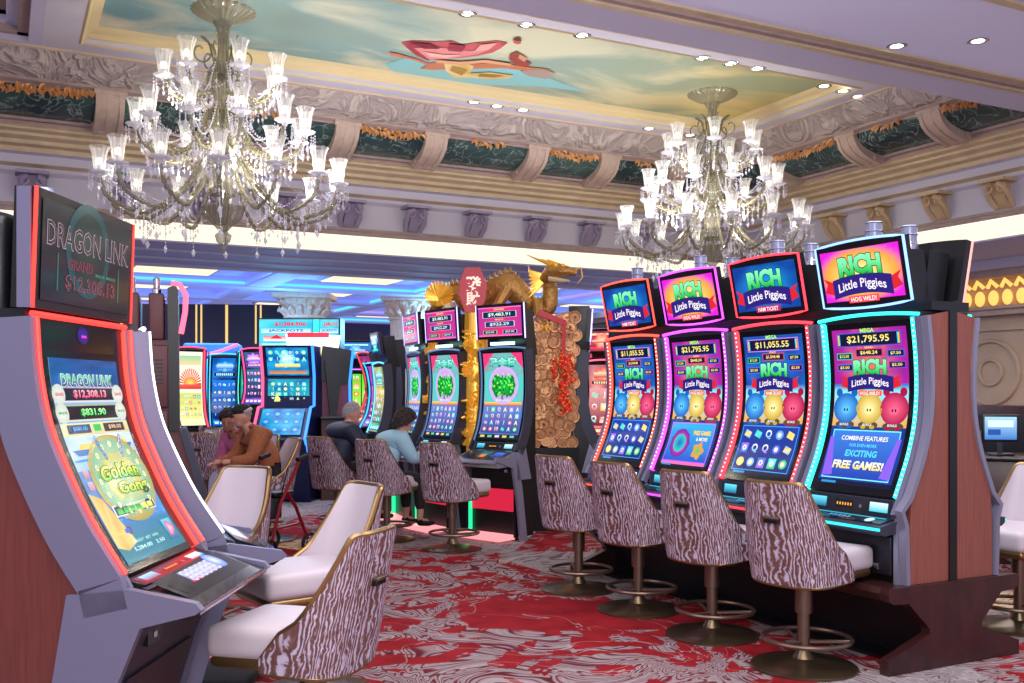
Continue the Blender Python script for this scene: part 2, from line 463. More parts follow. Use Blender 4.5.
# main coffer: profile swept round far wall and right wall
XC,YC=9.05,11.17
PROF=[ # offset outwards, height, material of the strip that ends here
 (0,5.0,None),(.015,4.985,GOLDM),(.02,4.97,STONE),(.15,4.80,RELIEF),(.27,4.745,RELIEF),
 (.27,4.72,STONE),(.34,4.70,STONE),(.34,4.68,STONE),
 (.355,4.64,MARBLE),(.40,4.58,MARBLE),(.50,4.52,MARBLE),(.66,4.475,MARBLE),(.78,4.46,MARBLE),
 (.78,4.43,STONE),(.86,4.43,STONE),(.86,4.40,STONE),(.90,4.385,GOLDM),(.90,4.36,GOLDM),(.98,4.34,GOLDM),(.985,4.31,GOLDM),(1.07,4.28,GOLDM),(1.075,4.24,GOLDM),(1.16,4.22,GOLDM),(1.17,4.17,GOLDM),
 (1.24,4.15,PLASTER_W),(1.25,4.06,PLASTER_W),(1.33,4.03,GOLDM),(1.34,3.99,PLASTER_W),(1.39,3.95,PLASTER_W),(1.40,3.64,PLASTER_W),(1.36,3.63,STONE),(1.36,3.60,STONE),(1.33,3.58,STONE),(1.33,3.53,STONE),
 (1.40,3.52,COVE),(1.62,3.40,COVE),(1.66,3.36,COVE),(1.66,3.34,GREYSOF),(1.69,3.33,GREYSOF)]
def sweep(name,pts,far=True):
    b=MB()
    for (o0,z0,_),(o1,z1,m) in zip(pts[:-1],pts[1:]):
        if far: vs=[(-9,YC+o0,z0),(XC+o0,YC+o0,z0),(XC+o1,YC+o1,z1),(-9,YC+o1,z1)]
        else: vs=[(XC+o0,YC+o0,z0),(XC+o0,6.3,z0),(XC+o1,6.3,z1),(XC+o1,YC+o1,z1)]
        b.add(vs,[(0,1,2,3)],m)
    return struct(b.build(name))
sweep('trim_1',PROF[:9]); sweep('trim_2',PROF[:9],False)
sweep('trim_3',PROF[7:15]); sweep('trim_4',PROF[7:15],False)
sweep('trim_5',PROF[14:27]); sweep('trim_6',PROF[14:27],False)
sweep('wall_far_frieze',PROF[26:34]); sweep('wall_right_frieze',PROF[26:34],False)
sweep('trim_7',PROF[33:]); sweep('trim_8',PROF[33:],False)
# coffer ceiling plane z=5 with the painted recess
rx0,rx1,ry0,ry1=.75,8.8,8.45,10.87
b=MB()
for x0,x1,y0,y1 in ((.37,rx0,7.9,YC),(rx1,XC,7.9,YC),(rx0,rx1,7.9,ry0),(rx0,rx1,ry1,YC)): b.box(x0,x1,y0,y1,5.0,5.06,PLASTER_W)
struct(b.build('ceiling'))
b=MB()   # purple side coffer, left of the painting
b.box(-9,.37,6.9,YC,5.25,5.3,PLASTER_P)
for k,(o,z) in enumerate(((0,5.0),(.10,5.06),(.2,5.12),(.32,5.18))):
    b.box(.37-o-.12,.37-o,6.9,YC-.05,z,5.3,STONE if k%2 else PLASTER); b.box(-9,.37-o,YC-.05-o,YC,z,5.3,STONE if k%2 else PLASTER)
struct(b.build('ceiling_side_coffer'))
# gold frame of the painting: stepped, recessed
b=MB()
steps=[(0,5.0),(-.03,4.985),(-.05,5.0),(-.05,5.03),(.03,5.05),(.04,5.09),(.11,5.11),(.12,5.15)]
def loop(o,z): return [(rx0+o,ry0+o,z),(rx1-o,ry0+o,z),(rx1-o,ry1-o,z),(rx0+o,ry1-o,z)]
for (o0,z0),(o1,z1) in zip(steps[:-1],steps[1:]):
    A=loop(o0,z0);B=loop(o1,z1); b.add(A+B,[(i,(i+1)%4,4+(i+1)%4,4+i) for i in range(4)],GOLDL)
struct(b.build('trim_9'))
# the ceiling painting with its draped flying figures
b=MB(); b.box(rx0,rx1,ry0,ry1,5.15,5.2,SKY)
pt=tag(b.build('ceiling_painting'),'wide ceiling painting of clouds on teal sky with red-draped flying figures','painting')
def flat(name,pts,c,z,m=None,c2=None):
    me=bpy.data.meshes.new(name); me.from_pydata([(x,y,z) for x,y in pts],[],[list(range(len(pts)))])
    at=me.color_attributes.new('Col','FLOAT_COLOR','CORNER')
    for i in range(len(pts)): at.data[i].color=(*lin3(c if i%2 or not c2 else c2),1)
    me.materials.append(PAINT); o=bpy.data.objects.new(name,me); COL.objects.link(o); o.parent=pt; return o
def blob(cx,cy,rx,ry,rot,n=26,w=.18,seed=0):
    rr=random.Random(seed); ph=rr.random()*6
    out=[]
    for i in range(n):
        a=2*PI*i/n; k=1+w*math.sin(3*a+ph)+w*.5*math.sin(7*a+ph*2)
        x=rx*k*math.cos(a);y=ry*k*math.sin(a); out.append((cx+x*math.cos(rot)-y*math.sin(rot),cy+x*math.sin(rot)+y*math.cos(rot)))
    return out
def mapc(px,py): # a point of the painting in its own plane
    zz=3.65; d=zz/((392-py)/1000); return W((px-512)/1000*d,d)
def onceil(L): return [tuple(mapc(x,y)[:2]) for x,y in L]
flat('painted_cloud_patch',onceil([(384,64),(400,76),(420,80),(470,84),(540,86),(590,92),(560,82),(540,74),(520,68),(440,60),(404,58)]),'#7fb9bd',5.146)
flat('painted_red_drapery',onceil([(401,42),(412,40),(436,41),(452,40),(462,44),(476,42),(497,40),(508,42),(500,48),(492,52),(478,55),(462,57),(444,58),(428,60),(416,55),(408,48)]),'#8f2a3a',5.142,c2='#b8555a')
flat('painted_pink_fold',onceil([(414,47),(436,46),(470,50),(492,47),(478,53),(452,57),(430,59)]),'#cf8080',5.138)
flat('painted_torso',onceil([(430,62),(448,59),(472,63),(500,62),(528,66),(548,68),(552,71),(530,70),(502,67),(474,68),(448,68),(434,69),(420,68)]),'#b5714d',5.138)
flat('painted_torso',onceil([(389,51),(400,53),(420,59),(436,64),(428,64),(410,58),(390,54)]),'#bf6a50',5.137)
flat('painted_yellow_drapery',onceil([(444,61),(462,60),(474,65),(470,72),(490,71),(514,74),(508,77),(490,78),(470,76),(456,77),(446,70)]),'#c9a45a',5.134,c2='#dcc48a')
flat('painted_torso',onceil([(510,53),(518,50),(522,58),(532,62),(526,66),(514,63),(509,58)]),'#8d4034',5.134)
flat('painted_head',onceil([(513,38),(517,37),(521,39),(521,42),(517,43),(513,41)]),'#b05540',5.134)
flat('painted_dark_cloud',onceil([(520,70),(540,68),(556,72),(546,78),(528,75)]),'#9a8a80',5.137)
flat('painted_drapery_fold',onceil([(410,41),(430,42),(440,47),(424,47)]),'#6d1a2c',5.130)
flat('painted_drapery_fold',onceil([(450,42),(466,44),(462,50),(448,49)]),'#8a2c40',5.130)
flat('painted_drapery_fold',onceil([(480,43),(498,41),(488,48),(474,50)]),'#d89a94',5.130)
flat('painted_drapery_fold',onceil([(424,50),(444,53),(462,53),(446,56),(430,55)]),'#e0a8a0',5.130)
flat('painted_shadow_fold',onceil([(452,64),(468,68),(462,74),(450,69)]),'#a07f3a',5.130)
flat('painted_shadow_fold',onceil([(480,72),(504,74),(494,76),(478,75)]),'#8f6e30',5.130)
flat('painted_limb',onceil([(436,58),(460,60),(486,58),(512,62),(510,64),(484,61),(458,63),(436,61)]),'#d09878',5.129)
flat('painted_hair',onceil([(513,37),(520,36),(522,39),(516,39)]),'#5a3020',5.129)
flat('painted_wing',onceil([(520,52),(528,57),(524,60),(518,56)]),'#c08a6a',5.129)
for cx_,cy_,rx_,ry_,c_,z_ in ((2.2,9.3,.8,.35,'#b9b6aa',5.147),(3.6,9.9,1.0,.35,'#c6bfa8',5.1465),(6.3,9.2,.9,.4,'#8d978c',5.147),(5.2,10.2,.6,.25,'#a5aa98',5.1465)):
    pass
# near soffit beam and the near ceiling
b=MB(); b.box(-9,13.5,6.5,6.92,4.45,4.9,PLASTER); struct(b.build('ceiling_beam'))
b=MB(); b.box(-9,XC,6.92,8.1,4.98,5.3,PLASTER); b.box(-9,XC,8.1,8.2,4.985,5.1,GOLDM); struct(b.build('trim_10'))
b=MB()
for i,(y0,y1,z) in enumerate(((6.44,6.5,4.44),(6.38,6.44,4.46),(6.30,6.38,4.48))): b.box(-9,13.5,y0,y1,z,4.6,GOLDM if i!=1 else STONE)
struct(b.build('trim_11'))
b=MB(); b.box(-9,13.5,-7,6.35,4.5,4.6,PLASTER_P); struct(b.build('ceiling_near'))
b=MB(); b.box(-9,13.5,5.05,5.13,4.47,4.5,GOLDM); b.box(-9,13.5,4.9,5.05,4.49,4.5,PLASTER); struct(b.build('trim_12'))
# low ceiling beyond the coffer with lit grid
ZL=3.33
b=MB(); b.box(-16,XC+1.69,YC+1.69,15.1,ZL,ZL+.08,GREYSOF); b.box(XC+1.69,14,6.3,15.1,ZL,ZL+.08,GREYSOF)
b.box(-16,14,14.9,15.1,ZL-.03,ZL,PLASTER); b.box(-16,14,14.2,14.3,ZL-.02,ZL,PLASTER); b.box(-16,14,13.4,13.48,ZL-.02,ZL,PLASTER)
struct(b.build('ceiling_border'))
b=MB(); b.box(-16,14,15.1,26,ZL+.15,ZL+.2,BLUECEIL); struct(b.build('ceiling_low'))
CY=glow('cyan_strip_light','#58d0ff',1.1); BL=glow('blue_strip_light','#6a8cff',.9); MG=glow('violet_strip_light','#b898ff',.8)
LP=glow('cream_light_panel','#ffe8bd',1.05)
gx=[-14.6+3.1*i for i in range(10)]; gy=[15.1,17.6,20.1,22.6,25.1]
b=MB()
for y in gy[1:]: b.box(-16,14,y-.22,y+.22,ZL-.02,ZL+.16,BLUECEIL)
for x in gx: b.box(x-.22,x+.22,15.1,26,ZL-.01,ZL+.16,BLUECEIL)
struct(b.build('ceiling_beams'))
b=MB()
for i,y in enumerate(gy[1:]):
    b.box(-16,14,y-.27,y-.235,ZL+.02,ZL+.06,(CY,BL,MG,CY)[i%4]); b.box(-16,14,y+.235,y+.27,ZL+.02,ZL+.06,(BL,CY,CY,BL)[i%4])
for i,x in enumerate(gx):
    b.box(x-.27,x-.235,15.1,26,ZL+.02,ZL+.06,(BL,CY,MG)[i%3]); b.box(x+.235,x+.27,15.1,26,ZL+.02,ZL+.06,(CY,MG,BL)[i%3])
struct(b.build('strip_lighting'))  # coloured strip lights along the ceiling beams, not moulding
first=None
for yi in range(4):
    for xi in range(9):
        cx=gx[xi]+1.55; cy=gy[yi]+1.25
        r,f=cx*RT[0]+cy*RT[1],cx*FW[0]+cy*FW[1]
        if abs(r/f)>.56: continue
        if first is None:
            first=thing('ceiling_light','square cream light panel recessed in the low blue ceiling','ceiling light',group='square panels of the low blue ceiling')
            q=MB(); q.box(-.66,.66,-.66,.66,-.02,.03,PLASTER_W); q.build('frame',first)
            q=MB(); q.box(-.6,.6,-.6,.6,-.035,-.021,LP); q.build('diffuser',first)
            first.location=(cx,cy,ZL+.12)
        else: copy_tree(first,loc=(cx,cy,ZL+.12))
# distant walls
WALLD=mat('dark_far_wall','#2a2533',.6); WALLP=mat('plum_far_wall','#54485e',.6); BEIGE=mat('beige_panelled_wall','#b09a86',.6,var=.06,vscale=3)
b=MB(); b.box(-16,14,25.6,25.8,0,ZL+.2,WALLP); struct(b.build('wall_far'))
b=MB(); b.box(-16.1,-16,6,26,0,ZL+.2,WALLD); struct(b.build('wall_left'))
# dark wall with upright brass lines, behind the left-hand machines
GL=glow('lit_brass_line','#e8c27a',1.0)
a=W(-9.5,20.3); 
w=thing('feature_wall','dark feature wall with upright lit brass lines behind the slot machines','wall panel',loc=(a.x,a.y,0),rz=facing(.1,-1))
b=MB(); b.box(-2.4,4.9,0,.15,2.35,ZL-.02,WALLD); b.build('header_panel',w)
b=MB(); b.box(-2.4,4.9,.05,.15,0,2.35,mat('teal_dark_panel','#1d2f3c',.4)); b.build('lower_panel',w)
b=MB()
for i,x in enumerate((-.2,0,.15,.95,1.5,1.6,2.15,2.2,3.0,3.1,3.6,4.2,4.3)):
    b.box(x,x+.03+.02*(i%3==1),-.03,0,2.3+(i%2)*.2-(.9 if i%4==1 else 0),ZL-.03,GL)
b.box(1.5,3.1,-.03,0,2.38,2.42,GL); b.box(-2.4,-.2,-.03,0,2.55,2.58,GL)
b.build('brass_line',w)
for x,s in ((-.6,1),(4.3,-1)):
    b=MB()
    for k in range(6): b.tube([(x+s*(.3+.1*k),-.06,1.2),(x+s*(.05+.1*k),-.06,1.9),(x+s*(-.35+.16*k),-.06,2.32)],.03,GOLD,5)
    b.build('gold_fan',w)
# right-hand room wall with panelling, cornice and lit frieze
b=MB()
b.box(12.6,12.7,3,25.6,0,ZL+.2,BEIGE)
for y in (5.2,7.4,9.6,11.8,14):
    b.box(12.55,12.6,y-.9,y+.9,.25,.95,BEIGE)
    b.box(12.55,12.6,y-.85,y-.77,1.1,2.45,BEIGE); b.box(12.55,12.6,y+.77,y+.85,1.1,2.45,BEIGE)
    b.box(12.55,12.6,y-.85,y+.85,2.37,2.45,BEIGE); b.box(12.55,12.6,y-.85,y+.85,1.1,1.18,BEIGE)
    b.tube([(12.58,y+.45*math.cos(t*PI/12),1.78+.45*math.sin(t*PI/12)) for t in range(24)],.03,BEIGE,6,closed=True)
    b.tube([(12.58,y+.18*math.cos(t*PI/12),1.78+.18*math.sin(t*PI/12)) for t in range(24)],.025,BEIGE,6,closed=True)
struct(b.build('wall_right'))
b=MB(); b.box(12.42,12.6,3,25,2.58,2.66,STONE); b.box(12.36,12.6,3,25,2.66,2.70,BEIGE); b.box(12.5,12.6,3,25,.95,1.02,STONE)
b.box(12.3,12.6,3,25,3.1,ZL,STONE); b.box(12.2,12.6,3,25,3.2,ZL,PLASTER_W)
struct(b.build('trim_13'))
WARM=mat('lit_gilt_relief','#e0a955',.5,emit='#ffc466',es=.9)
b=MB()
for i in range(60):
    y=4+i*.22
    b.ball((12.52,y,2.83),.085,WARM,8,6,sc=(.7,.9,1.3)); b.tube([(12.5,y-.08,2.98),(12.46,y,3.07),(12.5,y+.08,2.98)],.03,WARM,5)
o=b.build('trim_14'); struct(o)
# scroll corbels on the marble band; each one an instance of its own
CORB=mat('scroll_stone','#b8a396',.6,var=.1,vscale=15)
def corbel_mesh():
    b=MB(); w=.145
    pts=[(.30,4.73),(.36,4.60),(.44,4.53),(.55,4.475),(.70,4.43),(.80,4.405)]   # offset, height on the axis
    out=[(-.01,-.025)]
    b.add([],[],CORB)
    for s0,s1,dz in ((-w,-w+.05,-.03),(-w+.05,-.03,-.012),(-.03,.03,-.022),(.03,w-.05,-.012),(w-.05,w,-.03)):
        n=len(pts); vs=[]
        for (o,z) in pts: vs+=[(s0,o-.02,z+dz-.03),(s1,o-.02,z+dz-.03)]
        for (o,z) in pts: vs+=[(s0,o+.06,z+.08),(s1,o+.06,z+.08)]
        fs=[(2*i,2*i+1,2*i+3,2*i+2) for i in range(n-1)]+[(2*i,2*i+2,2*n+2*i+2,2*n+2*i) for i in range(n-1)]+[(2*i+1,2*i+3,2*n+2*i+3,2*n+2*i+1) for i in range(n-1)]
        fs+=[(0,1,2*n+1,2*n),(2*n-2,2*n-1,4*n-1,4*n-2)]
        b.add(vs,fs,CORB)
    # rolled volutes at the foot and crown
    b.tube([(-w-.01,.76,4.41),(w+.01,.76,4.41)],.055,CORB,12); b.tube([(-w-.02,.66,4.425),(w+.02,.66,4.425)],.03,CORB,10)
    b.tube([(-w-.02,.31,4.70),(w+.02,.31,4.70)],.04,CORB,12)
    for k in (-1,0,1): b.octa((k*.035,.33,4.645),.03,.035,GILT)
    return b
cb=None; k=0
def place_corbel(x,y,rz):
    global cb
    if cb is None: cb=struct(corbel_mesh().build('trim_15')); o=cb
    else: o=cb.copy(); COL.objects.link(o)
    o.location=(x,y,0); o.rotation_euler=(0,0,rz); return o
def farx(px): # where the line of sight meets the marble band
    p=(px-512)/1000; rr=(FW[0]+RT[0]*p)/(FW[1]+RT[1]*p); return rr*(YC+.5)
def righty(px):
    p=(px-512)/1000; rr=(FW[0]+RT[0]*p)/(FW[1]+RT[1]*p); return (XC+.5)/rr
CX=[farx(v) for v in (109,343,431,532,603)]; CX.insert(0,CX[0]-2.0); CX+=[CX[-1]+1.15,]
for x in CX: place_corbel(x,YC,0)
for v in (777,857,941): place_corbel(XC,righty(v),-PI/2)
# gilded leaf swags
def swag(L,n,big=True):
    b=MB(); rr=random.Random(3)
    for i in range(n):
        t=(i+.5)/n; x=(t-.5)*L; drop=.05*math.sin(t*PI)*(1 if big else .5)
        for k in range(4 if big else 2):
            a=rr.uniform(-.9,.9); l=rr.uniform(.07,.11); q=rr.uniform(0,1)
            p=Vector((x,.31+.03*q,4.715-drop*q*1.3-.010*k)); d=Vector((math.sin(a)*.8,-.15,-math.cos(a)*.7)).normalized()*l
            s=Vector((math.cos(a),0,math.sin(a)))*.022
            b.add([p,p+d*.5+s+Vector((0,-.02,0)),p+d,p+d*.5-s+Vector((0,-.02,0))],[(0,1,2,3)],GILT)
    return b
sw=None
allx=sorted(CX)
for i,(x0,x1) in enumerate(zip(allx[:-1],allx[1:])):
    L=(x1-x0)-.40
    if L<.3: continue
    o=struct(swag(L*(1 if i%2==0 else .45),int(22*L) if i%2==0 else int(8*L),i%2==0).build('trim_16')); o.location=((x0+x1)/2,YC,0)
ys=[righty(v) for v in (777,857,941)]; ys=[ys[0]+1.35]+ys+[ys[-1]-1.3]
for i,(y0,y1) in enumerate(zip(ys[:-1],ys[1:])):
    L=abs(y1-y0)-.40; big=(i%2==1)
    o=struct(swag(L*(1 if big else .45),int((22 if big else 8)*L),big).build('trim_17')); o.location=(XC,(y0+y1)/2,0); o.rotation_euler=(0,0,-PI/2)
# small acanthus brackets on the frieze below
def bracket():
    b=MB(); M1=mat('bracket_stone','#9c93ad',.6)
    b.box(-.17,.17,1.12,1.42,3.93,3.965,M1)
    for s in (-1,1):
        b.tube([(s*.1,1.38,3.66),(s*.13,1.30,3.76),(s*.10,1.20,3.88),(s*.05,1.17,3.91)],.035,M1,8)
        b.tube([(s*.09+.05*math.cos(a)*s,1.21,3.86+.05*math.sin(a)) for a in [k*PI/5 for k in range(9)]],.018,M1,6)
    b.prism([(1.4,3.64),(1.36,3.68),(1.29,3.78),(1.20,3.92),(1.4,3.94)],-.07,.07,M1,'x')
    return b
bk=bracket(); bo=struct(bk.build('trim_18')); bkg=MB()
def frieze_x(px):
    p=(px-512)/1000; return (FW[0]+RT[0]*p)/(FW[1]+RT[1]*p)*(YC+1.3)
def frieze_y(px):
    p=(px-512)/1000; return (XC+1.3)/((FW[0]+RT[0]*p)/(FW[1]+RT[1]*p))
FX=[frieze_x(v) for v in (32,350,415,476,536,590)]
dx=FX[2]-FX[1]; FX+=[FX[1]-dx*k for k in (1,2,3)]+[FX[5]+dx*.95]
for i,x in enumerate(FX):
    o=bo if i==0 else bo.copy()
    if i: COL.objects.link(o)
    o.location=(x,YC,0)
bm2=bo.data.copy(); bm2.materials.clear(); bm2.materials.append(mat('gilt_bracket','#c9b08a',.5,.1))
for v in (834,880,937,1000):
    o=bo.copy(); o.data=bm2; COL.objects.link(o); o.location=(XC,frieze_y(v),0); o.rotation_euler=(0,0,-PI/2); o.name='trim_19'
# downlights
DL=glow('downlight_glow','#ffffff',6)
dl=None
def downlight(x,y,z,label,group,r=.06):
    global dl
    if dl is None:
        dl=thing('downlight',label,'downlight',(x,y,z),0,group)
        b=MB(); b.lathe([(.6,0),(.95,-.012),(1.0,-.002),(1.0,.0)],CHROME,20,M=Matrix.Scale(.09,4)); b.lathe([(.001,.0),(.6,.0)],DL,20,M=Matrix.Translation((0,0,-.001))@Matrix.Scale(.09,4)); b.build('trim_ring',dl); o=dl
    else: o=copy_tree(dl,loc=(x,y,z),label=label,group=group)
    return o
def oncei(px,py,z):
    d=(z-1.5)/((392-py)/1000); return W((px-512)/1000*d,d,z)
for px,py in ((467,14),(526,25),(581,36),(698,60),(725,66),(752,71),(824,86),(843,91),(858,96.5)):
    p=oncei(px,py,4.999); downlight(p.x,max(8.25,min(p.y,8.42)) if py<75 else p.y,p.z-.002,'small round downlight in the white band edging the ceiling painting','downlights round the painting')
for px,py in ((474,102),(497,106),(523,110),(649,128.5),(690,135)):
    p=oncei(px,py,4.999); downlight(p.x,min(p.y,11.1),p.z-.002,'small round downlight in the white band edging the ceiling painting','downlights round the painting')
p=oncei(978,41,4.5); downlight(p.x,p.y,4.498,'round downlight in the purple ceiling nearest the right edge','',.08)['group']=''
p=oncei(858,61,4.5); downlight(p.x,min(p.y,6.2),4.498,'round downlight in the purple ceiling beside the gold moulding','')
# ================================================================ chandeliers
def chandelier(loc,label):
    t=thing('chandelier',label,'chandelier',loc,0,'crystal chandeliers')
    b=MB(); b.lathe([(.045,-.30),(.06,-.17),(.10,-.11),(.20,-.07),(.28,-.025),(.30,0)],GLASS_A,96,flute=.035,nfl=24); b.build('canopy',t)
    for k in range(6):
        a=k*PI/3; q=[]
        for i in range(22):
            u=i/21; an=PI*.5+u*PI*2.2; rr=.12*(1-.75*u)
            q.append((.21+rr*math.cos(an),0,-.42+rr*math.sin(an)*1.2))
        b=MB(); b.tube([(.05,0,-.62),(.10,0,-.45),(.13,0,-.33)]+q,.010,GLASS_A,6,M=Matrix.Rotation(a,4,'Z')); b.build('scroll',t)
    b=MB(); b.lathe([(.045,-.28),(.05,-.5),(.045,-.9),(.05,-1.3),(.05,-1.9),(.04,-2.05)],GLASS_A,20,flute=.12,nfl=8); b.build('stem',t)
    for nm,pr in (('vase',[(.05,-.62),(.10,-.70),(.07,-.80),(.05,-.86)]),('vase',[(.05,-.95),(.14,-1.02),(.16,-1.12),(.08,-1.25),(.06,-1.3)]),
                  ('vase',[(.06,-1.38),(.13,-1.42),(.10,-1.50),(.085,-1.68),(.12,-1.76),(.05,-1.8)]),('bowl',[(.05,-1.84),(.20,-1.88),(.17,-1.98),(.08,-2.06),(.03,-2.12)]),('finial',[(.02,-2.1),(.075,-2.15),(.06,-2.21),(.02,-2.25),(.035,-2.28),(.0,-2.33)])):
        b=MB(); b.lathe(pr,GLASS_V,72,flute=.05,nfl=18); b.build(nm,t)
    sh=MB(); sh.lathe([(.028,0),(.045,.02),(.052,.07),(.058,.14),(.075,.205),(.088,.225)],GLASS_S,28,flute=.07,nfl=10)
    shade=None; bulb=None
    def arm_pts(r0,z0,low_r,low_z,r1,z1):
        P=[Vector((r0,0,z0-.06)),Vector((r0+.06,0,z0+.03)),Vector((r0+(low_r-r0)*.45,0,z0-.12+(low_z-z0)*.30)),Vector((low_r-.10,0,low_z+.05)),Vector((low_r+.06,0,low_z)),Vector((r1-.07,0,low_z+(z1-low_z)*.35)),Vector((r1,0,z1))]
        Q=[]
        n=len(P)
        for i in range(n-1):
            a=P[max(i-1,0)];b_=P[i];c=P[i+1];d=P[min(i+2,n-1)]
            for k in range(8):
                u=k/8; Q.append(.5*((2*b_)+(c-a)*u+(2*a-5*b_+4*c-d)*u*u+(-a+3*b_-3*c+d)*u**3))
        Q.append(P[-1]); return Q
    tiers=[(14,.08,-1.42,.70,-1.98,1.10,-1.66,0),(11,.08,-1.0,.46,-1.42,.78,-1.16,.15),(7,.06,-.62,.30,-.88,.54,-.68,.3)]
    for ti,(n,r0,z0,lr,lz,r1,z1,ph) in enumerate(tiers):
        Q=arm_pts(r0,z0,lr,lz,r1,z1)
        mb=MB(); mb.tube(Q,.02,GLASS_A,8,rad=[.015+.009*(i%2) for i in range(len(Q))])
        arm=mb.build('arm',t); mb=MB()
        mb.lathe([(.015,-.05),(.03,-.02),(.085,.0),(.095,.014),(.03,.01)],GLASS_C,20,flute=.06,nfl=10,M=Matrix.Translation((r1,0,z1)))
        pan=mb.build('bobeche',arm)
        cup=sh.build('shade',arm) if shade is None else shade.copy()
        if shade is None: shade=cup
        else: COL.objects.link(cup); cup.parent=arm
        cup.location=(r1,0,z1+.015)
        if bulb is None:
            q=MB(); q.ball((0,0,.09),.024,BULB,10,8,sc=(1,1,1.5)); q.lathe([(.014,0),(.014,.06)],PLASTER_W,10); bulb=q.build('bulb',arm); bl=bulb
        else: bl=bulb.copy(); COL.objects.link(bl); bl.parent=arm
        bl.location=(r1,0,z1+.015)
        # cut drops round the cup pan and below the arm
        mb=MB()
        for k in range(8):
            a=k*PI/4; x=r1+.09*math.cos(a); y=.09*math.sin(a)
            for j in range(3): mb.octa((x,y,z1-.03-.028*j),.009,.013,GLASS_C)
            mb.octa((x,y,z1-.13),.015,.034,GLASS_C)
        for i in range(6,len(Q)-6,3):
            q_=Q[i]
            for j in range(2): mb.octa((q_.x,q_.y,q_.z-.035-.024*j),.008,.011,GLASS_C)
            mb.octa((q_.x,q_.y,q_.z-.105),.013,.028,GLASS_C)
        mb.build('crystal_drop',arm)['kind']='stuff'
        mb=MB()
        # bead swag from arm out to column
        A=Vector((r1-.06,0,z1-.02)); B=Vector((r0+.05,0,z0+.12))
        for i in range(1,34):
            u=i/34; p=A.lerp(B,u); p.z-=(.42 if ti==0 else .25)*math.sin(u*PI)
            mb.octa(p,.0095,.0115,GLASS_C)
        # side chain to the neighbour arm
        A=Vector((r1-.02,0,z1-.03)); an=2*PI/n; B=Vector(((r1-.02)*math.cos(an),(r1-.02)*math.sin(an),z1-.03))
        for i in range(1,18):
            u=i/18; p=A.lerp(B,u); p.z-=.16*math.sin(u*PI); mb.octa(p,.0085,.0105,GLASS_C)
        mb.build('bead_swag',arm)['kind']='stuff'
        if ti<=1:
            mb=MB(); L=.20 if ti==0 else .1
            for j in range(int(L/.028)): mb.octa((lr+.02,0,lz-.03-.028*j),.008,.012,GLASS_C)
            mb.octa((lr+.02,0,lz-.03-L-.03),.026,.045,GLASS_C); mb.build('pendant',arm)
            mb=MB(); x=lr+.22
            for j in range(3): mb.octa((x,0,lz+.02-.028*j),.008,.012,GLASS_C)
            mb.octa((x,0,lz-.09),.022,.04,GLASS_C); mb.build('pendant',arm)
        arms=[arm]
        for k in range(1,n):
            c=copy_tree(arm); c.parent=t; arms.append(c)
        for k,a in enumerate(arms): a.rotation_euler=(0,0,ph+2*PI*k/n); a.parent=t
    return t
c1=chandelier((1.9,9.78,5.148),'crystal chandelier hanging above the red-lit slot machine, larger in view')
c2=copy_tree(c1,loc=(7.76,9.78,5.148),rz=.2,label='crystal chandelier hanging above the row of pig-themed slot machines')
